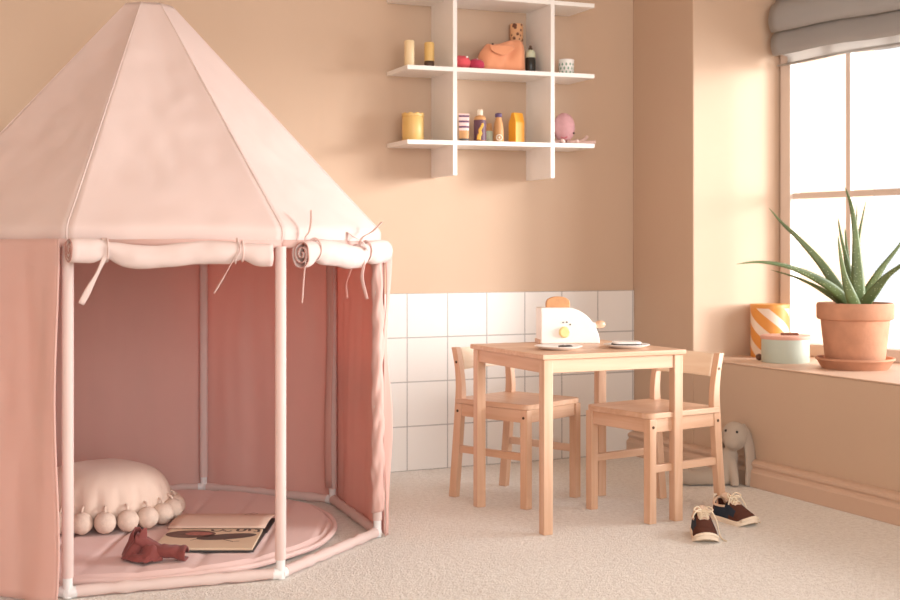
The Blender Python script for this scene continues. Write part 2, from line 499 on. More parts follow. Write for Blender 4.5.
# roman blind
bl = thing('roman_blind', 'greyish linen roman blind folded up at the top of the window', 'blind', (O2.x, O2.y, 0), win.rotation_euler.z)
prof = [(.050,1.392),(.050,1.44),(.051,1.485),(.056,1.50),(.066,1.470),(.076,1.438),(.086,1.425),(.096,1.429),(.104,1.445),(.106,1.468),(.100,1.490),(.088,1.503),
        (.072,1.513),(.064,1.530),(.070,1.528),(.082,1.512),(.096,1.506),(.108,1.512),(.116,1.530),(.117,1.555),(.110,1.580),(.096,1.600),(.076,1.615),(.060,1.64),(.054,1.70),(.050,1.85),(.050,2.04)]
def sm(p, k=3):
    out = []
    n = len(p)
    for i in range(n-1):
        p0, p1, p2, p3 = p[max(i-1,0)], p[i], p[i+1], p[min(i+2,n-1)]
        for j in range(k):
            t = j/k
            out.append(tuple(.5*((2*b)+(-a+c)*t+(2*a-5*b+4*c-d)*t*t+(-a+3*b-3*c+d)*t**3) for a, b, c, d in zip(p0,p1,p2,p3)))
    out.append(tuple(p[-1])); return out
P2 = sm(prof, 3)
def blind_fn(u, v):
    k = v*(len(P2)-1); i = min(int(k), len(P2)-2); t = k-i
    w = P2[i][0]*(1-t)+P2[i+1][0]*t; z = P2[i][1]*(1-t)+P2[i+1][1]*t
    x = -.012 + (WLEN-.03)*u
    fall = max(0, min(1, (1.66-z)/.25))
    z += fall*(.0025*sin(x*9+.6) - .0015*sin(x*21)) + (.012*min(1, x/.3) if fall > 0 else 0)*fall
    w += .006*fnoise((x, w*3, z), 6, 2)*fall
    w += .003*fall*sin(x*5)
    if x < .07: w -= 0
    x0 = -.016 + .031*max(0, min(1, (w-.057)/.012))
    if w < .06 and z < 1.445: x0 = .045 - .061*max(0, min(1, (z-1.425)/.02))
    return (x + .012 + x0*(1-u), yy(w), z)
mk('blind_fabric', G().grid(blind_fn, 90, len(P2)-1), M['blind'], bl, smooth=True, solid=.0016)
sun_block = G(); sun_block.grid(lambda u, v: (-.006 + (WLEN-.02)*u, yy(.046), 1.445 + .60*v), 20, 6)
mk('inner_layer', sun_block, M['blind'], bl, smooth=True, solid=.001)  # added sheet behind the folds, blocks sun leaking beside the blind
mk('hem_bar', G().tube([(.005, yy(.05), 1.395), (.3, yy(.05), 1.412), (WLEN-.1, yy(.05), 1.41)], .004, 8), M['blind'], bl, smooth=True)

# ================================================================ TENT
TC = Vector((.6488, 3.2804, 0)); TR = .60
tent = thing('play_tent', 'large pink octagonal play tent with two rolled up door panels', 'tent', TC)
ANG = [radians(242.7 + 45*k) for k in range(8)]       # A B C D E F G H
def vtx(k, r=TR, z=0): return Vector((r*cos(ANG[k % 8]), r*sin(ANG[k % 8]), z))
ZE = .80
PR = sm([(.598,.755),(.605,.764),(.6075,.778),(.6055,.791),(.596,.804),(.580,.821),(.556,.846)], 4)
PR += [(.556+(.062-.556)*i/50, .846+(1.378-.846)*i/50) for i in range(1, 51)]
def roof():
    g = G()
    for k in range(8):
        def fn(u, v, k=k):
            i = v*(len(PR)-1); j = min(int(i), len(PR)-2); f = i-j
            rr = PR[j][0]*(1-f)+PR[j+1][0]*f; z = PR[j][1]*(1-f)+PR[j+1][1]*f
            t = max(0, (z-ZE)/(1.378-ZE))
            p = vtx(k, rr).lerp(vtx(k+1, rr), u)
            nrm = ((vtx(k)+vtx(k+1))*.5).normalized()
            q = (u*(1-u)*4)**.5
            s = sin(pi*u)*sin(pi*min(1, t*1.02))
            e = q*min(1, .35+t*3)*(max(0, 1-t)*4)**.3
            nn = .0045*fnoise((p.x, p.y, z), 5, k) + .0028*fnoise((p.x, p.y, z*.5), 22, k+9)
            nn += .004*fnoise((u*3, z*14, 0), 1.6, k+20)*math.exp(-t*14)
            p += nrm*(nn*e - .012*s); z += nn*.6*e - .006*s
            if t == 0: z -= .004*sin(u*9+k*2.1)*q*min(1, (ZE-z)/.04)
            return (p.x, p.y, z)
        g.grid(fn, 26, 76)
    # little flat top
    top = [vtx(k, .062, 1.378) for k in range(8)] + [Vector((0, 0, 1.388))]
    g.add(top, [(k, (k+1) % 8, 8) for k in range(8)])
    return g
canopy = mk('canopy', roof(), M['tent_roof'], tent, smooth=True, solid=.002, angle=28)
for k in range(8):
    pts = [vtx(k, r_+.0003, z_) for r_, z_ in PR]
    mk('seam', G().tube(pts, .0020, 6), M['tent_roof'], canopy, smooth=True)
# hem cord along the eave
for k in range(8):
    pts = []
    for i in range(13):
        u = i/12; nrm = ((vtx(k)+vtx(k+1))*.5).normalized(); e = (u*(1-u)*4)**.5
        p = vtx(k, .599).lerp(vtx(k+1, .599), u); pts.append((p.x, p.y, ZE-.045-.004*sin(u*9+k*2.1)*e))
    mk('eave_hem', G().tube(pts, .003, 6), M['tent_roof'], canopy, smooth=True)

for k in range(8):
    p = vtx(k)
    mk('pole', G().tube([(p.x, p.y, .045), (p.x, p.y, .3), (p.x, p.y, .75)], .0125, 16), M['tent_roof'], tent, smooth=True, angle=50)
    j = G().tube([(p.x, p.y, .002), (p.x, p.y, .046)], .0104, 16)
    for q in (k-1, k+1):
        d = (vtx(q)-p).normalized(); j.tube([p+Vector((0,0,.0135)), p+d*.019+Vector((0,0,.0135))], .0128, 12)
    mk('pole_joint', j, M['white_plastic'], tent, smooth=True, angle=50)
    a = p.copy(); b_ = vtx(k+1); d = (b_-a).normalized()
    pts = [a + d*(.016+(TR*.7654-.032)*i/16) + Vector((0, 0, .0145)) for i in range(17)]
    mk('base_tube', G().tube(pts, lambda t, k=k: .0125+.0012*sin(t*31+k)+.0012*sin(t*57), 12), M['tent_roof'], tent, smooth=True, angle=60)
    mk('eave_tube', G().tube([a+Vector((0,0,.757)), b_+Vector((0,0,.757))], .011, 10), M['tent'], tent, smooth=True)

def panel(k, off=.016, ends=(-.018, 1.018), amp=.005, seed=0, free=False):
    a, b_ = vtx(k), vtx(k+1)
    nrm = ((a+b_)*.5).normalized()
    def fn(u, v):
        s = ends[0] + (ends[1]-ends[0])*u
        p = a.lerp(b_, s)
        z = .765 - v*.757
        ee = min(1, 8*min(max(0,s+.018), max(0,1.018-s)))
        w = off + ee*amp*(.3+v)*sin(s*13+seed) + ee*amp*.8*fnoise((s*5, v*1.2, seed), 2.2, seed)*(1-.3*v) + ee*.0015*fnoise((s, v, 0), 12, seed)
        if free:
            w += .055*v**3; p = p + (b_-a).normalized()*(.034*v**2.5*u)
            near = max(0, (u-.82)/.18)
            w += near*(.008*sin(v*5+.4)+.006)
            p = p + (b_-a).normalized()*(near*.007*sin(v*7+1.0))
        p = p + nrm*w
        return (p.x, p.y, z)
    return fn
NAMES = {7: 1.3, 2: 2.0, 3: .4, 4: 3.1, 5: 5.2, 6: 4.4}
for k, sd in NAMES.items():
    kw = dict(seed=sd)
    if k == 7: kw.update(free=True, amp=.006, ends=(-.018, .985))
    if k == 2: kw.update(amp=.005)
    g = G().grid(panel(k, **kw), 44, 50)
    pn = mk('side_panel', g, M['tent'], tent, smooth=True, solid=.0018)
    if k == 7:
        fn = panel(k, **kw)
        pts = [fn(1, i/24) for i in range(25)]
        mk('piping', G().tube(pts, .003, 6), M['tent'], pn, smooth=True)
    if k in (3, 4, 2):      # shaded folds seen inside at the far posts
        e = vtx(k+1) if k != 2 else vtx(3)
# fabric strip inside the far post, put in for a shaded fold
for k in (3,):
    p = vtx(k); ins = -p.normalized()
    tang = Vector((-p.y, p.x, 0)).normalized()
    def cs(u, v, p=p, ins=ins, tang=tang, k=k):
        w = (u-.5)*.030
        q = p + tang*w*(-1 if k == 3 else 1) + ins*(.0125 + .003*sin(u*pi)+.004*sin(v*6+k))
        return (q.x, q.y, .75-.70*v)
    mk('shaded_fold_strip', G().grid(cs, 8, 20), M['tent'], tent, smooth=True, solid=.0015)
# bunched strip wrapped round post C
pC = vtx(2); tC = (vtx(3)-pC).normalized(); oC = pC.normalized()
cam_side = Vector((-.45, -.89, 0))
def strip(u, v):
    a = -1.9 + 3.2*u
    r = .0142 + .0008*sin(v*17+u*3) + .003*v*u + .0028*fnoise((u*3,v*14,0),1.5) + .0012*sin(v*46+u*9)
    d = Matrix.Rotation(a, 3, 'Z') @ (-tC)
    q = pC + d*r
    return (q.x, q.y, .752 - .69*v + .012*sin(v*20)*u)
mk('door_flap', G().grid(strip, 20, 120), M['tent'], tent, smooth=True, solid=.002)
def strip2(u, v):
    q = pC + oC*(.016 + .02*u) + tC*(.012*u) + oC*(.006*sin(v*9+u*2)) - tC*(.006*sin(v*14))
    return (q.x, q.y, .755-.750*v)
mk('door_flap', G().grid(strip2, 8, 50), M['tent'], tent, smooth=True, solid=.002)

# rolled-up door panels under two eaves
def roll(k, s0, s1, zc, r0, seed, ties, bendo=0):
    a, b_ = vtx(k), vtx(k+1)
    nrm = ((a+b_)*.5).normalized(); ax = (b_-a).normalized()
    turns = 2.75; NT = 66
    Lk = (b_-a).length
    def path(s):
        w = .026 + bendo*math.exp(-max(0, (s-s0))/.09)
        return a + ax*(Lk*s) + nrm*w
    def fn(u, v):
        s = s0 + (s1-s0)*v
        th = 2*pi*turns*u
        pinch = 1.0
        for t_ in ties: pinch *= 1 - .30*math.exp(-((s-t_)/.04)**2)
        rad_ = (.0035 + (r0-.0035)*u) * pinch * (1+.10*fnoise((s*9, 0, 0), 1, seed))
        sag = -.005*sin(pi*v) + .005*sin(s*11+seed) + sum(.006*math.exp(-((s-t_)/.06)**2) for t_ in ties)
        tg_ = (path(s+.01)-path(s-.01)).normalized(); nl = Vector((tg_.y, -tg_.x, 0))
        if nl.dot(nrm) < 0: nl = -nl
        p = path(s) + nl*(rad_*.86*cos(-th+1.0)) + Vector((0, 0, zc + sag + rad_*1.22*sin(-th+1.0)))
        p += nl*(.0045*fnoise((s*14, th, 0), 1.0, seed+3)) * (u > .6)
        return p
    o = mk('rolled_panel', G().grid(fn, NT, 50), M['tent_roof'], tent, smooth=True, solid=.0022)
    for t_ in ties:
        tg_ = (path(t_+.01)-path(t_-.01)).normalized(); nl = Vector((tg_.y, -tg_.x, 0))
        if nl.dot(nrm) < 0: nl = -nl
        cz = zc - .005*sin(pi*(t_-s0)/(s1-s0)) + .005*sin(t_*11+seed) + .006
        rr = r0*.735
        lp = [path(t_) + nl*(rr*.86*cos(q)) + Vector((0, 0, cz + rr*1.22*sin(q))) for q in [2*pi*i/24 for i in range(24)]]
        mk('tie_loop', G().tube(lp, .0036, 8, closed=True, flat=.5), M['tent_roof'], o, smooth=True)
    # dark piping that edges the spiral end
    e = G()
    v_ = 0 if s0 < s1 else 1
    pts = [fn(i/NT, 0) - ax*.0012 for i in range(NT+1)]
    e.tube(pts, .0012, 5)
    mk('edge_piping', e, M['tent_dark'], o, smooth=True)
    return o
roll(0, .0, .945, .738, .024, 1, (.17, .80), .030)
roll(1, .10, .985, .738, .029, 4, (.23, .76))

def ribbon(pts, w, th=.0016):
    """flat ribbon along points"""
    pts = sm([tuple(p) for p in pts], 5)
    return G().tube(pts, lambda t: w*(.75+.25*sin(t*9)), 8, flat=th/w)
TL = {}
def tie(pixels, w=.0055, mt='tent_roof'):
    w *= 1.35
    pts = [at(*p) - TC for p in pixels]
    mk('tie', ribbon(pts, w), M[mt], tent, smooth=True)
tie([(104,238,2.655),(106,252,2.64),(99,270,2.635),(90,287,2.63),(81,304,2.63)])
tie([(104,238,2.655),(103,247,2.645),(105,257,2.655),(105,262,2.69)], .006)
tie([(237,238,2.745),(237,252,2.735),(230,266,2.73),(222,280,2.73),(214,293,2.73)])
tie([(237,240,2.74),(240,250,2.735),(236,258,2.73),(236,262,2.76)], .005)
tie([(311,210,2.86),(311,222,2.86),(309,232,2.855),(305,238,2.855),(305,248,2.85),(306,258,2.84),(304,275,2.835),(303,290,2.835),(302,303,2.835)], .005)
tie([(382,222,3.125),(372,232,3.105),(362,238,3.075),(360,248,3.07),(364,262,3.07),(362,278,3.07),(367,299,3.07)], .005)
tie([(347,232,3.07),(356,238,3.065),(363,242,3.06),(368,250,3.075)], .005)
tie([(352,262,3.09),(349,275,3.10),(346,285,3.10),(347,298,3.10)], .005, 'tent')  # pinker cloth puts the shade on this tie into its colour

# ================================================================ IN THE TENT
MC = cw(-.815, 3.25); MRAD = .512
pm = thing('play_mat', 'round quilted pink floor mat lying inside the tent', 'mat', MC)
def quilt(x, y):
    p = (x*CY - y*SY) - .80 + .811
    return min(1, abs(sin(pi*p/.1235))*3.0)**.5
def mat_fn(u, v):
    r = MRAD*(v**.9); a = 2*pi*u
    x, y = r*cos(a), r*sin(a)
    z = .0165 + .0085*quilt(x, y) + .0025*fnoise((x, y, 0), 9)
    if v > .97: z = .014
    return (x, y, z)
g = G().grid(mat_fn, 200, 110, wu=True)
g.grid(lambda u, v: (MRAD*(1-.02*v)*cos(2*pi*u), MRAD*(1-.02*v)*sin(2*pi*u), .014-.012*v), 200, 1, wu=True)
mk('quilted_top', g, M['mat'], pm, smooth=True)
mk('edge_binding', G().tube([(MRAD*cos(2*pi*i/120), MRAD*sin(2*pi*i/120), .0125+.0015*sin(i*.7)) for i in range(120)], .0075, 8, closed=True), M['mat'], pm, smooth=True)

# cushion with pompoms
CC = cw(-.925, 3.315)
cu = thing('pompom_cushion', 'round cream cushion with a fringe of pompoms lying on the tent mat', 'cushion', (CC.x, CC.y, .026))
CRX = .178
def cush(u, v):
    a = 2*pi*u; b_ = pi*(v-.5)
    cr_ = cos(b_)
    r = CRX*(abs(cr_)**.6)
    z = .076 + .074*(abs(sin(b_))**.9)*(1 if b_ > 0 else -1)
    edge = abs(cr_)**4
    pk = 1 - .05*edge*(.5+.5*cos(a*21))**2
    z += .008*edge*cos(a*21)*(.5 if b_ > 0 else -.5)
    if b_ > 0: z += .004*fnoise((cos(a)*r*6, sin(a)*r*6, 0), 2.0)
    return (r*pk*cos(a), r*pk*sin(a), max(0.0005, z - .014*edge))
mk('cover', G().grid(cush, 120, 40, wu=True), M['cushion'], cu, smooth=True, weld=True)
NP = 21
for i in range(NP):
    a = 2*pi*(i+.33)/NP
    rr = CRX + .012
    zc_ = .031
    px_, py_ = rr*cos(a), rr*sin(a)
    gp_ = G().ell((px_, py_, zc_), .0275, 22, 14, fn=lambda d, i=i: 1 + .05*fnoise(d, 5, i) + .05*fnoise(d, 13, i+3))
    mk('pompom', gp_, M['pompom'], cu, smooth=True)
    q = Vector((cos(a), sin(a), 0))
    mk('loop', G().tube([q*(CRX-.004)+Vector((0,0,.070)), q*(CRX+.008)+Vector((0,0,.066)), q*rr+Vector((0,0,.056))], .0032, 6), M['cushion'], cu, smooth=True)

# picture book, lying open
MATTOP = .0270
B0 = cw(-.586, 3.09)
bk = thing('picture_book', 'open cardboard picture book with dark drawings lying on the pink mat', 'book', (B0.x, B0.y, MATTOP), -YAW)
# local: x right, y away
mk('book_cover', G().box(-.119, .121, -.141, .065, 0, .004).box(-.1, .124, .06, .223, 0, .004), M['cover'], bk, bevel=.001)
def skew(y): return -.018*(y/.2)
pg = G(); 
pg.prism([(-.121,-.139),(.118,-.139),(.112,.066),(-.150+.03,.066)], 2, .004, .010)
mk('front_page', pg, M['page'], bk, bevel=.001)
pb = G()
def bend(u, v):
    x = -.128+.246*u + .012*v; y = .060 + .165*v
    return (x, y, .0105 + .012*sin(pi*min(1, v*1.0))*(1-.4*v) + .003)
mk('back_page', G().grid(bend, 10, 12), M['page2'], bk, smooth=True, solid=.003)
def flat_ell(cx, cy, rx, ry, z, rot=0, n=28):
    vs = [(cx, cy, z)]
    for k in range(n):
        a = 2*pi*k/n; x, y = rx*cos(a), ry*sin(a)
        vs.append((cx+x*cos(rot)-y*sin(rot), cy+x*sin(rot)+y*cos(rot), z))
    return G().add(vs, [(0, 1+k, 1+(k+1) % n) for k in range(n)])
mk('printed_oval', flat_ell(-.058, .005, .062, .042, .0104), M['ink2'], bk)
mk('printed_oval', flat_ell(-.038, .008, .034, .018, .0107), M['inkpink'], bk)
mk('printed_shape', flat_ell(.036, -.022, .074, .030, .0104, .32), M['ink'], bk)
gl_ = G()
def stroke(pts, w=.0035): gl_.tube([(x, y, .0104) for x, y in pts], w, 6, flat=.08)
arc = lambda cx, cy, r, a0, a1, n=9, sy=1.0: [(cx+r*cos(radians(a0+(a1-a0)*i/(n-1))), cy+sy*r*sin(radians(a0+(a1-a0)*i/(n-1)))) for i in range(n)]
stroke(arc(.000, .056, .014, 180, 360, sy=1.4)); stroke(arc(.028, .050, .010, 200, 330, sy=1.4))
stroke([(.052,.060)]+arc(.060, .046, .009, 180, 360)+[(.070,.060)])
stroke([(.080,.060),(.082,.040)]); stroke([(.094,.058),(.104,.056),(.106,.030),(.094,.030)])
mk('lettering', gl_, M['ink'], bk)
mk('printed_line', G().tube([(-.045,-.062,.0104),(-.030,-.048,.0104),(.03,-.05,.0104),(.06,-.075,.0104),(.075,-.07,.0104)], .0018, 6, flat=.1), M['ink2'], bk)
mk('printed_line', G().tube([(.052,.150,.0285),(.074,.175,.028)], .0014, 6, flat=.1).tube([(.066,.145,.0288),(.084,.165,.028)], .0014, 6, flat=.1), M['ink2'], bk)

# crumpled rust cloth: two sheets folded over each other, voxel free
S0 = cw(-.695, 2.885)
sc_ = thing('crumpled_cloth', 'crumpled rust red cloth lying in front of the cushion on the mat', 'cloth', (S0.x, S0.y, MATTOP), -YAW)
def clothA(u, v):           # upright gathered bunch
    a = 2*pi*.86*u + .5
    flare = .55 + .55*(1-v)
    rr = (.030 + .007*sin(a*3+1)*(.4+.6*(1-v)))*flare + .004*fnoise((cos(a), sin(a), v*2), 1.5, 3)
    x = -.036 + rr*cos(a)*1.05 + .014*v; y = .004 + rr*sin(a)*.85
    z = .004 + .056*v*(1 - .25*sin(a*2)) + .005*fnoise((cos(a)*2, sin(a)*2, v), 1.4, 6)
    return (x, y, max(.002, z))
def clothB(u, v):           # rolled tail running to the right
    a = 2*pi*v*.9
    x = -.030 + .118*u; rr = (.018 - .004*u)*(1+.22*sin(u*9+v*5)) + .006*math.exp(-((u-.95)/.12)**2)
    y = .006 - .020*u + rr*cos(a)*1.25; z = .016 + .026*(1-u)**2 + rr*.85*sin(a) - .002*u
    return (x, y, max(.002, z + .004*fnoise((u*5, v*5, 5), 1.5)))
def clothC(u, v):           # spread fold in front
    a = u*pi
    x = -.046 + .082*u; y = -.030 - .020*sin(a) + .030*v
    z = .004 + .022*v + .012*sin(u*8+v*3)*v + .014*sin(a)*v*(1-v)*2
    return (x, y, max(.002, z + .004*fnoise((u*5, v*3, 2), 1.5)))
for fn_ in (clothA, clothB, clothC):
    mk('fold', G().grid(fn_, 36, 22), M['scarf'], sc_, smooth=True, solid=.0022)

# ================================================================ TABLE
TX0, TX1, TY0, TY1, TZ = 1.574, 2.024, 2.832, 3.268, .471
tb = thing('play_table', "low square wooden children's table in the middle of the carpet", 'table', ((TX0+TX1)/2, (TY0+TY1)/2, 0))
hx, hy = (TX1-TX0)/2, (TY1-TY0)/2
mk('tabletop', G().box(-hx, hx, -hy, hy, TZ-.0135, TZ), M['wx'], tb, bevel=.0025)
LW = .0275; ins = .007
for sx in (-1, 1):
    for sy_ in (-1, 1):
        x0 = sx*(hx-ins) - (LW if sx > 0 else 0); y0 = sy_*(hy-ins) - (LW if sy_ > 0 else 0)
        mk('leg', G().box(x0, x0+LW, y0, y0+LW, 0, TZ-.0135), M['wz'], tb, bevel=.002)
for sy_ in (-1, 1):
    y0 = sy_*(hy-ins-.004); y1 = y0 - sy_*.016
    mk('apron', G().box(-hx+ins+LW, hx-ins-LW, min(y0,y1), max(y0,y1), TZ-.0135-.036, TZ-.0135), M['wx'], tb, bevel=.0015)
for sx in (-1, 1):
    x0 = sx*(hx-ins-.004); x1 = x0 - sx*.016
    mk('apron', G().box(min(x0,x1), max(x0,x1), -hy+ins+LW, hy-ins-LW, TZ-.0135-.036, TZ-.0135), M['wy'], tb, bevel=.0015)

# ================================================================ CHAIRS
HW, HD = .1185, .138       # half spacing of the leg centres
def make_chair(label):
    t = thing('childs_chair', label, 'chair', group="children's chairs at the table")
    # seat: rounded front, dished
    def outline(n=10):
        w, f, r_ = HW+.014, -HD-.015, .024
        pts = [(-w+.008, HD-.010), (-w, HD-.02)]
        pts += [(-w+r_-r_*cos(a), f+r_-r_*sin(a)) for a in [i*pi/2/n for i in range(n+1)]]
        pts += [(w-r_+r_*sin(a), f+r_-r_*cos(a)) for a in [i*pi/2/n for i in range(n+1)]]
        pts += [(w, HD-.02), (w-.008, HD-.010)]
        return pts
    pol = outline()
    s = G()
    c0 = Vector((0, -.012, 0)); R_ = 10
    rings = []
    vs = []
    def dish(x, y):
        d = (x/(HW+.01))**2; e = (y/.13)**2
        return -.007*max(0, 1-d)*max(0, 1-.6*e)
    for k in range(R_+1):
        q = k/R_
        for (x, y) in pol:
            X, Y = c0.x+(x-c0.x)*q, c0.y+(y-c0.y)*q
            vs.append((X, Y, .3005+dish(X, Y)*(1 if k < R_ else 1)))
    n = len(pol); fs = []
    for k in range(R_):
        for i in range(n): fs.append((k*n+i, k*n+(i+1) % n, (k+1)*n+(i+1) % n, (k+1)*n+i))
    o_ = len(vs)
    for (x, y) in pol: vs.append((x, y, .2845))
    for i in range(n): fs.append((R_*n+i, R_*n+(i+1) % n, o_+(i+1) % n, o_+i))
    fs.append(tuple(o_+i for i in range(n)))
    s.add(vs, fs)
    mk('seat', s, M['wy'], t, smooth=True, weld=True, angle=40, bevel=.002)
    lw = .0125
    for sx in (-1, 1):
        fl_ = mk('leg', G().box(sx*HW-lw, sx*HW+lw, -HD-lw, -HD+lw, 0, .2845), M['wz'], t, bevel=.002)
        mk('screw', G().tube([(sx*(HW+lw-.001), -HD, .262), (sx*(HW+lw+.0012), -HD, .262)], .0042, 12), M['screw'], fl_)
        # rear post: splayed foot, curved back
        cl = sm([(HD+.001, 0), (HD-.012, .14), (HD-.023, .27), (HD-.026, .33), (HD-.020, .39), (HD-.006, .452)], 6)
        def hw(z): return .0135 if z < .30 else .0135-.0035*min(1, (z-.30)/.1)
        prof_ = [(y-hw(z), z) for y, z in cl] + [(y+hw(z), z) for y, z in reversed(cl)]
        rp = mk('rear_post', G().prism(prof_, 0, sx*HW-.0105, sx*HW+.0105), M['wz'], t, bevel=.002)
        mk('screw', G().tube([(sx*(HW+.0095), HD-.022, .262), (sx*(HW+.0117), HD-.022, .262)], .0042, 12), M['screw'], rp)
        mk('screw', G().tube([(sx*(HW+.0095), HD-.017, .408), (sx*(HW+.0117), HD-.017, .408)], .0042, 12), M['screw'], rp)
        mk('side_rail', G().box(sx*HW-.008, sx*HW+.008, -HD+lw, HD-.036, .247, .2845), M['wy'], t, bevel=.0015)
        mk('stretcher', G().box(sx*HW-.0075, sx*HW+.0075, -HD+lw, HD-.027, .137, .158), M['wy'], t, bevel=.0015)
    mk('front_rail', G().box(-HW+lw, HW-lw, -HD-.008, -HD+.008, .247, .2845), M['wx'], t, bevel=.0015)
    mk('rear_rail', G().box(-HW+.0105, HW-.0105, HD-.031, HD-.015, .247, .2845), M['wx'], t, bevel=.0015)
    def br_(u, v):
        x = (u-.5)*2*(HW-.0105); z = .385+.064*v
        return (x, HD-.028 + .016*(v)**1.2 + .015*(1-(2*u-1)**2), z)
    mk('backrest', G().grid(br_, 16, 8), M['sunlit_wood'], t, smooth=True, solid=.011, bevel=.002, angle=50)
    return t
ch1 = make_chair("pale wooden child's chair tucked under the table on the tiled wall side")
# chair behind the table, facing the table/camera
p_fl, p_fr = Vector((1.701, 3.160)), Vector((1.919, 3.254))
wdir = (p_fr-p_fl).normalized(); fwd = Vector((wdir.y, -wdir.x))
c = (p_fl+p_fr)/2 - fwd*HD
# local x -> must satisfy local -y = fwd
ch1.location = (c.x, c.y, 0); ch1.rotation_euler = (0, 0, math.atan2(fwd.y, fwd.x)+pi/2)
q_n, q_f = Vector((1.915, 2.848)), Vector((1.873, 3.080))
wd = (q_f-q_n).normalized(); fw2 = Vector((-wd.y, wd.x))
c2 = (q_n+q_f)/2 - fw2*HD
dup(ch1, (c2.x, c2.y, 0), math.atan2(fw2.y, fw2.x)+pi/2, "pale wooden child's chair tucked under the table on the window side, above the sneakers")

# ================================================================ ON THE TABLE
ta, tb_ = Vector((1.763, 3.185)), Vector((1.763+.9466, 3.185-.3223))
tu = (tb_-ta).normalized(); tdep = Vector((-tu.y, tu.x))
toa = thing('toy_toaster', 'white wooden toy toaster with a curved side standing on the table', 'toaster', (ta.x, ta.y, TZ), math.atan2(tu.y, tu.x))
TLn, TH, TD = .176, .105, .082
pol = [(0, 0), (TLn, 0)]
for i in range(1, 16):
    a = radians(90*i/15)
    pol.append((.080+(TLn-.080)*cos(a)**1.08, TH*sin(a)**1.08))
pol += [(0, TH)]
mk('body', G().prism(pol, 1, 0, TD), M['white'], toa, bevel=.004, bseg=3)
mk('base_strip', G().box(-.004, .0, .004, TD-.004, .0, .012), M['wy'], toa, bevel=.001)
dl = mk('dial', G().lathe([(0,-.003),(.0165,-.003),(.0165,.006),(.013,.009),(0,.009)], 28), M['yellow'], toa, smooth=True, angle=40)
dl.rotation_euler = (pi/2, 0, 0); dl.location = (.070, .0, .034)
for (x, z) in ((.066,.062),(.077,.063),(.087,.056)):
    mk('timer_mark', G().tube([(x, .001, z), (x, -.0015, z)], .0024, 10), M['black'], toa)
mk('lever', G().tube([(.140, TD*.4, .050), (.170, TD*.4, .053)], .0085, 12), M['white'], toa, smooth=True, angle=50)
mk('lever_knob', G().ell((.183, TD*.4, .054), (.017, .013, .012), 20, 12), M['wx'], toa, smooth=True)
mk('plug', G().ell((.1635, .012, .036), (.004, .004, .005), 12, 8), M['black'], toa, smooth=True)
# toast standing in the slot
ts = [(-.036, 0), (.036, 0), (.036, .012)] + [(.036*cos(a), .012+.021*sin(a)**.8) for a in [i*pi/14 for i in range(1, 14)]] + [(-.036, .012)]
c_ = toa.location.xy + tu*.058 + tdep*(TD*.5)
tst = mk('toy_toast', G().prism(ts, 1, -.008, .008), M['toast'], None, bevel=.003)
tag(tst, 'brown toy slice of toast sticking out of the toaster', 'toast'); tst.location = (c_.x, c_.y, TZ+TH-.001); tst.rotation_euler = (0, 0, math.atan2(tu.y, tu.x))

def plate(loc, r, label):
    p = mk('toy_plate', G().lathe([(0,.0),(r*.62,.0),(r*.7,.002),(r,.0085),(r+.001,.0100),(r-.001,.0112),(r*.72,.0055),(r*.6,.0045),(0,.0045)], 48), M['white'], None, smooth=True, angle=60)
    p.location = loc; tag(p, label, 'plate', 'toy plates on the table'); return p
P1 = at(558.5, 347.2, 3.425); P2_ = at(626.5, 345.6, 3.48)
plate((P1.x, P1.y, TZ), .066, 'white toy plate in front of the toaster')
plate((P2_.x, P2_.y, TZ), .064, 'white toy plate to the right of the toaster near the table edge')
fk = at(568, 345.5, 3.42)
g = G().ell((0,0,.004), (.013,.007,.004), 16, 8, fn=lambda d: 1+.15*fnoise(d, 3)).tube([(-.026,.004,.003),(-.010,.002,.005)], .003, 8)
o = mk('toy_spoon', g, M['grey'], None, smooth=True); o.location = (fk.x, fk.y, TZ+.0045); o.rotation_euler = (0,0,-YAW)
tag(o, 'small dark grey toy spoon lying on the plate before the toaster', 'spoon')
bd = thing('toy_bread', 'flat white toy bread slice with dark edge lying on the right plate', 'bread', (P2_.x, P2_.y, TZ+.005), -YAW)
def rr_poly(w, h, r, n=6):
    out = []
    for cx, cy, a0 in ((w-r, h-r, 0), (-w+r, h-r, 90), (-w+r, -h+r, 180), (w-r, -h+r, 270)):
        out += [(cx+r*cos(radians(a0+90*i/n)), cy+r*sin(radians(a0+90*i/n))) for i in range(n+1)]
    return out
mk('crust', G().prism(rr_poly(.040, .034, .016), 2, 0, .0075), M['grey'], bd, bevel=.0015)
mk('top', G().prism(rr_poly(.0385, .0325, .015), 2, .0075, .013), M['white'], bd, bevel=.0015)

# ================================================================ WALL SHELF
SX0, SX1, SYF = 1.563, 2.267, 3.711
TILT = math.atan2(.0115, SX1-SX0)
BZ = (1.3450, 1.1035, 1.5895)
sh = thing('wall_shelf', 'white grid wall shelf with crossing boards above the tiled dado', 'shelf', (1.915, YB, 0))
for z in BZ:
    g = G(); L0, L1 = SX0-1.915, SX1-1.915
    zz = lambda x: (x+1.915-SX0)*math.tan(TILT)
    vs = [(x, y, z+zz(x)+dz) for dz in (-.0145, 0) for x, y in ((L0, -.178), (L1, -.178), (L1, -.0005), (L0, -.0005))]
    g.add(vs, [(0,3,2,1),(4,5,6,7),(0,1,5,4),(1,2,6,5),(2,3,7,6),(3,0,4,7)])
    mk('shelf_board', g, M['white'], sh, bevel=.001)
for X in (1.733, 2.1005):
    mk('upright', G().box(X-1.915-.0075, X-1.915+.0075, -.1785, -.0005, .992, 1.83), M['white'], sh, bevel=.001)
def sz(row, X): return BZ[row] + (X-SX0)*math.tan(TILT)
def onY(px, Y):
    t = (px-450)/FPX; d = Y/(CY - t*SY); return d*(SY + t*CY), d
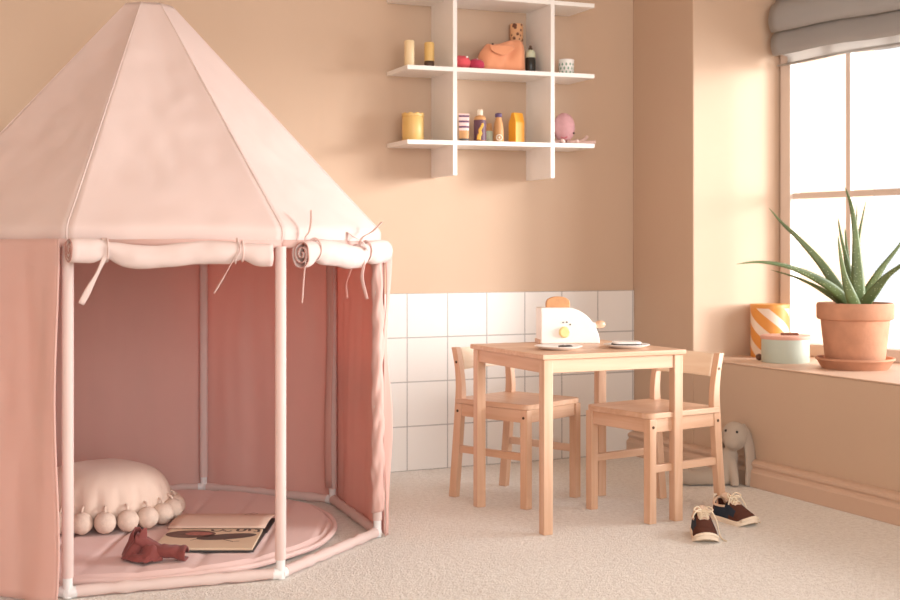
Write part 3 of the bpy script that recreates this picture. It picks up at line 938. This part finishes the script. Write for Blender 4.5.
def put(o, px, Y, row, rz=0, dz=.0):
    X, d = onY(px, Y); o.location = (X, Y, sz(row, X)+.0006+dz); o.rotation_euler = (0, 0, rz); return o
def cyl(r, h, e=.002, n=28): return G().lathe([(0,0),(r-e,0),(r,e),(r,h-e),(r-e,h),(0,h)], n)

o = tag(mk('wooden_cylinder', cyl(.0165, .088, .003), M['palewood'], None, smooth=True, angle=50), 'plain pale wooden cylinder on the middle shelf, at its left end', 'toy'); put(o, 409.3, 3.77, 0)
o = put(thing('shaker', 'pale wooden shaker with a dark brown base beside the plain cylinder', 'toy'), 429.3, 3.775, 0)
mk('base', cyl(.0165, .024), M['darkbrown'], o, smooth=True, angle=50)
mk('body', G().lathe([(0,.024),(.0165,.024),(.0165,.082),(.014,.086),(0,.086)], 28), M['yellowwood'], o, smooth=True, angle=50)
o = put(thing('wooden_canister', 'wide tan wooden canister with a scalloped rim on the lowest shelf', 'canister'), 413, 3.80, 1)
mk('body', cyl(.036, .084), M['yellowwood'], o, smooth=True, angle=50)
mk('scalloped_rim', G().grid(lambda u, v: (.0355*cos(2*pi*u), .0355*sin(2*pi*u), .082+(.008+.005*abs(sin(5*2*pi*u)))*v), 100, 3, wu=True), M['yellowwood'], o, smooth=True, solid=.003)

# pink bundle, orange bag, spotted toy, dark bottle
o = put(thing('fabric_bundle', 'small pink and magenta fabric bundle beside the orange bag', 'cloth'), 468, 3.77, 0)
mk('pink_fold', G().ell((-.022, 0, .024), (.030, .028, .024), 24, 14, fn=lambda d: 1+.2*fnoise(d, 2.5, 1)+.08*fnoise(d, 7, 2)), M['pinkcloth'], o, smooth=True)
mk('magenta_fold', G().ell((.024, -.010, .019), (.030, .024, .019), 24, 14, fn=lambda d: 1+.22*fnoise(d, 2.6, 5)+.08*fnoise(d, 7, 2)), M['magenta'], o, smooth=True)
for k in range(9):
    a = random.random()*6.28
    mk('bead', G().ell((.004+.026*cos(a), -.012+.014*sin(a), .034+.006*random.random()), .0042, 8, 6), M['pinkcloth'] if k % 2 else M['white'], o, smooth=True)
o = put(thing('fabric_bag', 'soft peach orange bag slumped in the middle bay of the shelf', 'bag'), 501, 3.80, 0)
def bagf(u, v):
    x = (u-.5)*.172
    top = .094 + .026*(1/(1+math.exp(-(x-.015)*60))) - .010*math.exp(-((x+.075)/.02)**2) + .006*math.exp(-((x+.055)/.012)**2)
    e = max(0, 1-(abs(x)/.086)**5)**.5
    if x < 0: top = top*(.5+.5*max(0, 1-((-x)/.087)**7)**.6)
    a = 2*pi*v
    zz_ = top*(.5-.5*cos(a)) if True else 0
    th = .044*e*(abs(sin(a))**.75)*(1 if sin(a) > 0 else -1)*(1-.3*(zz_/(top+1e-6)))
    y = -th
    y -= .010*math.exp(-((x-.02-(zz_-.06)*.5)/.018)**2)*(1 if sin(a) > 0 else 0)*-1*e
    y += .004*fnoise((x*20, zz_*20, 0), 1.5, 4)*e
    return (x + .006*fnoise((zz_*20, x*9, 3), 1.2), y, zz_*(.9+.1*e) + .0005)
bag = mk('bag_body', G().grid(bagf, 60, 48), M['bag'], o, smooth=True, weld=True)
mk('flap', G().grid(lambda u, v: (-.060+.092*u, -.041-.006*sin(pi*u)+.012*(1-v), .088-.006*u-.036*v*sin(pi*(.15+.75*u))+.010*u), 16, 8), M['bag'], o, smooth=True, solid=.003)
mk('stud', G().ell((-.047, -.030, .092), .004, 10, 8), M['darkbrown'], o, smooth=True)
o = put(tag(mk('spotted_toy', G().lathe([(0,0),(.0225,0),(.0235,.002),(.0235,.180),(.0215,.1835),(0,.184)], 24), M['spots'], None, smooth=True), 'tan toy with brown spots peeking over the orange bag', 'toy'), 516.5, 3.862, 0)
o = put(thing('dark_bottle', 'small dark bottle with a pale neck at the right of the orange bag', 'bottle'), 530.5, 3.785, 0)
mk('body', cyl(.0175, .056), M['darkgreen'], o, smooth=True, angle=50)
mk('shoulder', G().lathe([(0,.056),(.0172,.056),(.0170,.072),(.013,.079),(.008,.083),(0,.083)], 24), M['palegreen'], o, smooth=True, angle=50)
mk('cap', cyl(.0075, .010).lathe([(.005,.010),(.004,.018),(0,.018)], 20), M['darkbrown'], o, smooth=True, angle=50).location.z = .080
o = put(thing('patterned_cup', 'white cup with green diamond pattern on the middle shelf, right end', 'cup'), 566.3, 3.80, 0)
mk('body', G().lathe([(0,0),(.024,0),(.0265,.003),(.027,.058),(.0245,.058),(.024,.008),(0,.006)], 36), M['white'], o, smooth=True, angle=50)
dm = G()
for row in range(3):
    for k in range(12):
        a = 2*pi*(k+.5*(row % 2))/12; z = .012+.014*row; R_ = .0272
        ps = []
        for da, dz in ((0,-.0062),(.13,0),(0,.0062),(-.13,0)):
            ps.append((R_*cos(a+da), R_*sin(a+da), z+dz))
        dm.add(ps, [(0,1,2,3)])
mk('diamond_print', dm, M['green'], o)

# lowest shelf, middle bay
o = put(thing('striped_tube', 'small cream tube with pink and purple stripes, leftmost in the middle bay', 'tube'), 464, 3.775, 1, rz=-.25)
mk('cap', G().lathe([(0,0),(.0165,0),(.0165,.012),(0,.012)], 24, sy=.8), M['grey'], o, smooth=True, angle=50)
def tubef(u, v):
    a = 2*pi*u; k = v
    rx = .0165+.0015*k; ry = .0132*(1-k)+.0012*k
    return (rx*cos(a), ry*sin(a), .012+.084*v)
mk('body', G().grid(lambda u, v: tubef(u, v*.32), 28, 6, wu=True), M['tan'], o, smooth=True)
mk('striped_print', G().grid(lambda u, v: tubef(u, .32+.68*v), 28, 12, wu=True), M['stripetube'], o, smooth=True)
o = put(thing('lotion_bottle', 'beige bottle with purple label and yellow figure between the tubes', 'bottle'), 480, 3.78, 1)
mk('body', G().lathe([(0,0),(.019,0),(.0205,.003),(.0205,.080),(.017,.088),(.008,.092),(0,.092)], 28), M['tan'], o, smooth=True, angle=50)
mk('label_band', G().lathe([(.0209,.006),(.0211,.008),(.0211,.074),(.0209,.076)], 28), M['purple'], o, smooth=True)
mk('cap', cyl(.0095, .020), M['cream'], o, smooth=True, angle=50).location.z = .092
fg = G()
def onlab(u, z): 
    a = radians(-112) + u; return (.0216*cos(a), .0216*sin(a), z)
path = [(-.25,.008),(-.2,.022),(.0,.030),(-.1,.040),(.1,.048),(.35,.058),(.3,.064)]
fg.tube([onlab(*p) for p in sm(path, 4)], lambda t: .0072*(1-.55*t), 8, flat=.15, up=(cos(radians(-112)), sin(radians(-112)), 0))
mk('printed_figure', fg, M['honey'], o, smooth=True)
o = put(thing('slim_bottle', 'slim pale green bottle standing just behind the purple labelled bottle', 'bottle'), 489.3, 3.835, 1)
mk('body', cyl(.012, .046), M['palegreen'], o, smooth=True, angle=50)
mk('neck', G().lathe([(.0115,.046),(.010,.056),(.0075,.072),(0,.073)], 20), M['tan'], o, smooth=True)
o = put(thing('toy_bottle', 'brown wooden bottle with purple cap and round white badge', 'bottle'), 498.5, 3.785, 1)
mk('body', G().lathe([(0,0),(.0155,0),(.0175,.003),(.0175,.040),(.0145,.068),(.0105,.082),(.010,.088),(0,.088)], 28), M['tan'], o, smooth=True, angle=50)
mk('cap', cyl(.0118, .014), M['purplecap'], o, smooth=True, angle=50).location.z = .088
dirc = Vector((-.33, -.94, 0)).normalized(); rt = Vector((-dirc.y, dirc.x, 0))
bc = G(); cpt = dirc*.0182 + Vector((0,0,.018))
bc.tube([cpt + rt*(.0095*cos(t)) + Vector((0,0,.0095*sin(t))) - dirc*(.0026*(cos(t)**2)) for t in [2*pi*i/24 for i in range(24)]], .0024, 6, closed=True)
bc.ell(cpt, (.004,.002,.004), 10, 8)
mk('badge', bc, M['cream'], o, smooth=True)
o = put(tag(mk('toy_carton', G().prism([(-.0195,0),(.0195,0),(.0195,.070),(.004,.106),(-.010,.106),(-.0195,.072)], 0, -.020, .020), M['orange'], None, bevel=.002), 'orange milk carton with slanted top at the right of the bottles', 'carton'), 516.5, 3.79, 1, rz=.2)
# octopus
o = put(thing('toy_octopus', 'pink toy octopus with striped arms on the lowest shelf, right end', 'toy'), 564, 3.795, 1)
mk('head', G().ell((0,0,.058), (.038,.038,.052), 32, 20, fn=lambda d: 1+.05*d.z), M['octopus'], o, smooth=True)
cd = Vector((-.50, -.866, 0)); cr2 = Vector((.866, -.50, 0))
for s_ in (-.034, .034):
    pe = cd*.0165 + cr2*s_ + Vector((0,0,.040)); mk('eye', G().ell(pe, .0035, 10, 8), M['black'], o, smooth=True)
mk('mouth', G().tube([cd*.0372 + cr2*(.011*cos(a)) + Vector((0,0,.028+.007*sin(a))) for a in [radians(190+160*i/8) for i in range(9)]], .0014, 6), M['magenta'], o, smooth=True)
for k in range(8):
    a = 2*pi*k/8 + .2
    dd = Vector((cos(a), sin(a), 0))
    ln = .050 if dd.y < .3 else .035
    if dd.y > .5: continue
    end = dd*(.030+ln)
    if dd.x > .5 and dd.y < .25: end = dd*(.11); 
    if end.y < -.07: end *= .07/abs(end.y)
    if end.x < -.085: end *= .085/abs(end.x)
    lift = .030 if (k == 0) else .004
    mk('arm', G().tube(sm([tuple(dd*.020+Vector((0,0,.010))), tuple(dd*.042+Vector((0,0,.006))), tuple(end*.8+Vector((0,0,.006+lift*.5))), tuple(end+Vector((0,0,.006+lift)))], 4), lambda t: .0080-.0022*t, 8), M['octopus_leg'], o, smooth=True)

# ================================================================ ON THE SILL
PC = at(855, 300, 3.862)
pot = thing('potted_aloe', 'large spiky aloe in a terracotta pot on the window sill', 'plant', (PC.x, PC.y, SILL))
mk('saucer', G().lathe([(0,0),(.098,0),(.101,.003),(.114,.026),(.119,.028),(.1185,.034),(.112,.034),(.100,.012),(0,.012)], 64), M['terracotta'], pot, smooth=True, angle=40)
mk('pot', G().lathe([(0,.012),(.086,.012),(.088,.015),(.102,.140),(.103,.150),(.112,.153),(.115,.158),(.1155,.198),(.112,.203),(.104,.203),(.100,.185),(.098,.17)], 64), M['terracotta'], pot, smooth=True, angle=40)
mk('soil', G().lathe([(.100,.182),(.07,.188),(.03,.191),(0,.192)], 40), M['soil'], pot, smooth=True)
def leaf(pix, w0, mid=.35):
    w0 *= 1.15
    pts = [at(p[0], p[1], 3.862+p[2]) - Vector((PC.x, PC.y, SILL)) for p in pix]
    pts = [Vector(p) for p in sm([tuple(q) for q in pts], 8)]
    n = len(pts); g = G(); K = 12
    vs, fs = [], []
    axis = Vector((0, 0, 1))
    view = Vector((-SY, -CY, 0))
    for i, p in enumerate(pts):
        t = (pts[min(i+1,n-1)] - pts[max(i-1,0)]).normalized()
        # wide direction: across both the leaf and the way its upper face looks
        outw = Vector((t.x, t.y, 0))
        side = t.cross(view)
        if side.length < .2: side = t.cross(axis)
        side.normalize(); nn = side.cross(t).normalized()
        q = i/(n-1)
        w = w0*((1-q)**.72)*(.80+.35*sin(pi*min(1, q*1.5+.15)))
        w = max(w, .0006)
        for k in range(K):
            a = 2*pi*k/K
            x, y = cos(a)*w, sin(a)*w*.46
            if y > 0: y -= .18*w*(1-(x/w)**2)
            vs.append(p + side*x + nn*y)
    for i in range(n-1):
        for k in range(K): fs.append((i*K+k, i*K+(k+1) % K, (i+1)*K+(k+1) % K, (i+1)*K+k))
    fs.append(tuple(range(K))); fs.append(tuple((n-1)*K+k for k in range(K)))
    g.add(vs, fs)
    # marginal teeth
    tot = sum((pts[i+1]-pts[i]).length for i in range(n-1))
    step = max(1, int(n*.008/tot)) if tot else 1
    for i in range(3, n-3, step):
        for kk in (0, K//2):
            b0 = Vector(vs[i*K+kk]); ctr = pts[i]; d = (b0-ctr)
            if d.length < .0015: continue
            d.normalize(); t = (pts[i+1]-pts[i-1]).normalized()
            g.add([b0 - t*.0014 - d*.001, b0 + t*.0014 - d*.001, b0 + d*.0034 + t*.0018], [(0,1,2)])
    mk('leaf', g, M['aloe'], pot, smooth=True)
leaf([(850,306,0),(835,290,-.02),(812,276,-.05),(786,266,-.08),(760,262,-.10),(737,264,-.12)], .0135)
leaf([(850,306,.02),(838,288,.03),(820,262,.04),(796,236,.05),(783,224,.06),(769,208,.07)], .0150)
leaf([(846,306,.03),(832,296,.05),(815,286,.08),(795,277,.11),(771,270,.14)], .0095)
leaf([(857,308,0),(858,290,-.01),(857,262,-.015),(855,230,-.01),(851,205,0),(845,187,.02)], .0200)
leaf([(853,306,.03),(851,285,.05),(846,258,.06),(841,236,.06),(838,218,.07)], .0120)
leaf([(856,308,-.05),(851,296,-.07),(845,278,-.08),(841,258,-.085),(838,236,-.08)], .0165)
leaf([(856,305,.06),(857,280,.09),(858,245,.11),(861,225,.12),(866,201,.13)], .0110)
leaf([(856,305,.06),(855,275,.08),(856,240,.10),(857,205,.12)], .0090)
leaf([(854,305,.05),(848,262,.10),(846,240,.11),(845,228,.12)], .0080)
leaf([(860,307,0),(869,290,.01),(882,268,.02),(896,250,.03),(912,228,.05)], .0150)
leaf([(862,307,-.03),(872,294,-.05),(886,277,-.07),(900,266,-.09),(914,254,-.11)], .0155)
leaf([(860,306,.05),(868,288,.07),(878,272,.08),(888,260,.10)], .0110)

CN = cw(.252*4.285, 4.285)
cn = at(771, 357, 4.30)
can = thing('striped_canister', 'tall round tin with orange and white diagonal stripes on the sill', 'tin', (2.802, 3.436, SILL))
mk('body', G().lathe([(0,0),(.063,0),(.065,.002),(.065,.168),(0,.168)], 56), M['canister'], can, smooth=True, angle=40)
mk('lid', G().lathe([(0,.168),(.066,.168),(.066,.180),(.0645,.182),(0,.182)], 56), M['orange_rim'], can, smooth=True, angle=40)
mp_ = thing('lidded_pot', 'mint green toy pot with pink lid in front of the striped tin', 'pot', (2.715, 3.251, SILL))
mk('body', G().lathe([(0,0),(.075,0),(.077,.003),(.077,.076),(0,.076)], 56), M['mint'], mp_, smooth=True, angle=40)
mk('lid', G().lathe([(0,.076),(.079,.076),(.080,.078),(.080,.086),(.078,.088),(0,.088)], 56), M['pinkrim'], mp_, smooth=True, angle=40)
mk('lid_handle', G().box(-.014, .042, -.012, .012, .088, .096), M['brownwood'], mp_, bevel=.003).rotation_euler = (0,0,-.5)
be = tag(mk('bead', G().ell((0,0,.011), .011, 16, 10), M['bead'], None, smooth=True), 'small brown ball on the sill left of the mint pot', 'ball')
q = at(759, 360, 4.15); be.location = (q.x, q.y, SILL)

# ================================================================ TOY RABBIT
RB = cw(.905, 3.955)
rb = thing('plush_rabbit', 'beige plush rabbit with long hanging ears sitting against the right wall', 'plush toy', (RB.x, RB.y, 0), -YAW)
# local axes: x right in view, y away
def capsule(g, a, b_, r0, r1, n=8):
    a, b_ = Vector(a), Vector(b_)
    for i in range(n+1):
        t = i/n; g.ell(a.lerp(b_, t), r0+(r1-r0)*t, 16, 10)
def rpt(px_, py_, dd=0):
    p = at(px_, py_, 3.955+dd) - Vector((RB.x, RB.y, 0))
    return Matrix.Rotation(YAW, 3, 'Z') @ p
g = G()
hd = rpt(734.5, 436, 0)
g.ell(hd, (.040, .042, .046), 28, 18)
g.ell(hd+Vector((-.012,-.02,-.014)), (.028,.030,.026), 24, 14)
ck = rpt(727, 452, .0); 
capsule(g, rpt(729, 456, .02), rpt(722, 478, .02), .030, .042)
capsule(g, rpt(733, 462, -.01), rpt(735, 484, -.035), .0135, .0145)          # arm in view
capsule(g, rpt(716, 478, .0), rpt(688, 478, -.01), .029, .024)               # leg
capsule(g, rpt(688, 478, -.01), rpt(682, 475, -.01), .025, .026)
capsule(g, rpt(718, 476, .045), rpt(694, 470, .07), .023, .020)
zmin = min(v[2] for v in g.v)
g.v = [(x, y, max(z, .003)) for x, y, z in g.v]
mk('body', g, M['bunny'], rb, smooth=True, remesh=.004)
def ear(pts, w):
    pts = [rpt(*p) for p in pts]
    return G().tube(sm([tuple(p) for p in pts], 6), lambda t: w*(.55+.55*sin(pi*min(1, .12+.86*t)))*(1 if t < .92 else .75), 14, flat=.45, up=(.8,-.6,0))
mk('ear', ear([(741,426,.015),(746,434,.012),(749.5,450,-.005),(750,468,-.02),(747.5,486,-.03)], .0225), M['bunny_ear'], rb, smooth=True)
mk('ear', ear([(728,425,.03),(724,434,.045),(722,450,.05),(721,466,.05)], .0150), M['bunny_ear'], rb, smooth=True)
def headpt(px_, py_):
    # march along the sight line onto the head
    for k in range(400):
        d = 3.85 + k*.0005
        p = rpt(px_, py_, d-3.955)
        q = p-hd
        if (q.x/.040)**2+(q.y/.042)**2+(q.z/.046)**2 <= 1: return p
    return hd
for e_ in ((725.8, 430.5), (737, 432)):
    mk('eye', G().ell(headpt(*e_), .0042, 12, 8), M['black'], rb, smooth=True)

# ================================================================ SHOES
def make_shoe(label):
    t = thing('sneaker', label, 'shoe', group='pair of child sneakers on the carpet')
    Ls = .142
    def halfw(s, side):      # s 0 heel .. 1 toe
        w = .026*(min(1, s/.10)**.5 if s < .10 else 1)
        w = .0255 + .0065*(1/(1+math.exp(-(s-.55)*12)))
        if s < .12: w *= (1-(1-s/.12)**2)**.5
        if s > .74: w *= (max(0, 1-((s-.74)/.26)**2.3))**.5
        return w
    def ht(s):
        if s < .45: return .052 - .006*sin(pi*s/.45)
        return .052 - .027*min(1, (s-.45)/.38)**.85 - (.012*((s-.83)/.17)**2 if s > .83 else 0)
    NS, NTh = 44, 28
    def fn(u, v):
        s = .004+.992*u; x = (s-.5)*Ls
        a = pi*v
        w, h = halfw(s, 0), ht(s)
        cx = cos(a); sx_ = sin(a)
        y = w*(abs(cx)**.62)*(1 if cx > 0 else -1) * (1 - .10*sx_)
        z = .010 + h*(sx_**.72)
        return (x, y, z)
    g = G(); vs = [fn(i/NS, j/NTh) for j in range(NTh+1) for i in range(NS+1)]
    fs, mi = [], []
    for j in range(NTh):
        for i in range(NS):
            s = (i+.5)/NS; v = (j+.5)/NTh
            if .07 < s < .40 and abs(v-.5) < .30: continue             # collar opening
            if .40 <= s < .56 and abs(v-.5) < .10: continue            # throat, under the tongue
            fs.append((j*(NS+1)+i, j*(NS+1)+i+1, (j+1)*(NS+1)+i+1, (j+1)*(NS+1)+i))
            k = 1
            if s > .70 or (abs(v-.5) < .20 and s > .40): k = 0         # suede toe and eyestay
            if s < .12: k = 0
            if abs(v-.5) > .44 and s > .55: k = 0
            mi.append(k)
    g.add(vs, fs); g.mi = mi
    mk('upper', g, [M['suede'], M['navy']], t, smooth=True, solid=.003, soff=-1, weld=True)
    def sole(u, v):
        s = .001+.998*u; x = (s-.5)*(Ls+.008)
        w = halfw(s, 0)+.0025
        return (x, w*(2*v-1), 0)
    gs = G(); top, bot = [], []
    n = 40
    out = [((i/n-.5)*(Ls+.008), (halfw(.001+.998*i/n, 0)+.0025)) for i in range(n+1)]
    pol = [(x, y) for x, y in out] + [(x, -y) for x, y in reversed(out)]
    vs = []
    def lift(x): return .010*max(0, (x/Ls-.28)/.22)**2
    for z in (0, .005, .010, .0135):
        for x, y in pol:
            s = x/Ls+.5
            k = 1 if z < .0115 else .90
            zz_ = z + lift(x) + (.004 if (s > .90 and z > .009) else 0)
            vs.append((x*(1 if z < .0115 else .985), y*k, zz_))
    m_ = len(pol); fs = [tuple(range(m_-1, -1, -1)), tuple(3*m_+i for i in range(m_))]
    for r in range(3):
        for i in range(m_): fs.append((r*m_+i, r*m_+(i+1) % m_, (r+1)*m_+(i+1) % m_, (r+1)*m_+i))
    gs.add(vs, fs)
    mk('sole', gs, M['cream'], t, smooth=True, weld=True, angle=45)
    # toe bumper rising over the toe
    tp = []
    for i in range(13):
        v = -1+2*i/12; s = .985-.10*abs(v)**1.6; tp.append(((s-.5)*(Ls+.008), (halfw(min(s,.998), 0)+.002)*(1 if v > 0 else -1) if abs(v) > .05 else 0, .0165+lift((s-.5)*Ls)-.004*abs(v)))
    mk('toe_bumper', G().tube([p for p in tp], .0034, 8), M['cream'], t, smooth=True)
    # insole / lining
    ins_ = G().add([( (x*.86), y*.84, .020) for x, y in pol], [tuple(range(m_))])
    mk('insole', ins_, M['inner_layer'], t)
    col_ = G()
    for sgn in (-1, 1):
        col_.tube([fn((.07+.33*i/10), .5-sgn*.30) for i in range(11)], .0034, 8)
    col_.tube([fn(.07, .2+.6*i/10) for i in range(11)], .0034, 8)
    mk('collar', col_, M['inner_layer'], t, smooth=True)
    tg = G().grid(lambda u, v: (-.020+.040*v*1.0-.006+(-.012*(1-v)), (u-.5)*.030*(1.1-.2*v), .072-.020*v**1.1-.006*abs(u-.5)*2 + .004*(1-v)), 8, 12)
    mk('tongue', tg, M['inner_layer'], t, smooth=True, solid=.003)
    mk('heel_tab', G().box(-.0795, -.0755, -.006, .006, .040, .066), M['cream'], t, bevel=.0015)
    lc = G()
    for i in range(4):
        s = .41+.052*i; zt = .012+ht(s)+.003; x = (s-.5)*Ls; wv = .0145-.001*i
        d_ = .006*(1 if i % 2 else -1)
        lc.tube([(x-.003, -wv, zt-.006), (x-.002+d_*.4, -wv*.4, zt+.0015), (x+.002+d_*.4, wv*.4, zt+.0015), (x+.003, wv, zt-.006)], .0021, 6)
        lc.tube([(x+.006, -wv, zt-.007), (x, 0, zt+.003), (x-.006, wv, zt-.006)], .0020, 6)
    # bow loops and free ends
    s = .40; zt = .012+ht(s)+.004; x = (s-.5)*Ls
    for sg in (-1, 1):
        lc.tube(sm([(x, 0, zt), (x+.004, sg*.014, zt+.012), (x+.014, sg*.024, zt+.006), (x+.016, sg*.014, zt+.001), (x, 0, zt+.001)], 6), .0019, 6)
        if sg > 0: lc.tube(sm([(x, 0, zt), (x+.014, .018, zt+.004), (x+.022, .031, zt-.018), (x+.026, .037, .022), (x+.034, .043, .004), (x+.060, .052, .0025)], 6), .0020, 6)
        else: lc.tube(sm([(x, 0, zt), (x+.012, -.012, zt+.006), (x+.020, -.024, zt-.004), (x+.022, -.028, zt-.014)], 6), .0020, 6)
    mk('laces', lc, M['lace'], t, smooth=True)
    return t
s1 = make_shoe('brown and navy sneaker pointing toward the viewer, left of the pair')
a1_ = cw(.655, 3.220); s1.location = (a1_.x, a1_.y, .0); s1.rotation_euler = (0, 0, radians(266-24.8))
a2_ = cw(.777, 3.405)
s2 = dup(s1, (a2_.x, a2_.y, .0), radians(-60-24.8), 'brown and navy sneaker at the chair leg with its toe turned right')

# ================================================================ LIGHT
w = bpy.data.worlds.new('World'); sc.world = w; w.use_nodes = True
bg = w.node_tree.nodes['Background']; bg.inputs['Color'].default_value = (.95, .98, 1.0, 1); bg.inputs['Strength'].default_value = 1.25
def sun(direction, strength, angle, color):
    d = bpy.data.lights.new('sun', 'SUN'); d.energy = strength; d.angle = radians(angle); d.color = color
    o = bpy.data.objects.new('sun', d); col.objects.link(o)
    o.rotation_euler = Vector(direction).normalized().to_track_quat('-Z', 'Y').to_euler(); return o
sun((-.82, .57, -.11), 4.0, 15, (1, .985, .965))
def area(loc, target, size, power, color):
    d = bpy.data.lights.new('daylight_or_fill', 'AREA'); d.shape = 'RECTANGLE'; d.size, d.size_y = size; d.energy = power; d.color = color
    o = bpy.data.objects.new('daylight_or_fill', d); col.objects.link(o); o.location = loc
    o.rotation_euler = (Vector(target)-Vector(loc)).to_track_quat('-Z', 'Y').to_euler(); return o
area((5.0, 1.3, 1.5), (1.3, 3.1, .7), (2.6, 2.0), 240, (.97, .985, 1))
area((.7, -1.75, 1.35), (.9, 3.2, .5), (2.8, 1.6), 74, (1, .985, .965))  # added fill lamp behind the camera, brightens the tent front and inside

# ================================================================ CAMERA
cd_ = bpy.data.cameras.new('camera'); cam = bpy.data.objects.new('camera', cd_); col.objects.link(cam)
cam.location = (0, 0, CAM_H); cam.rotation_euler = (radians(90), 0, -YAW)
cd_.sensor_width = 36; cd_.lens = FPX/900*36
cd_.shift_y = -(300-HORIZON)/900
cd_.clip_start = .05
cd_.dof.use_dof = True; cd_.dof.focus_distance = 3.25; cd_.dof.aperture_fstop = 5.0
sc.camera = cam
sc.view_settings.view_transform = 'Standard'; sc.view_settings.look = 'None'
sc.view_settings.gamma = 1; sc.view_settings.use_curve_mapping = False
sc.view_settings.exposure = -0.12
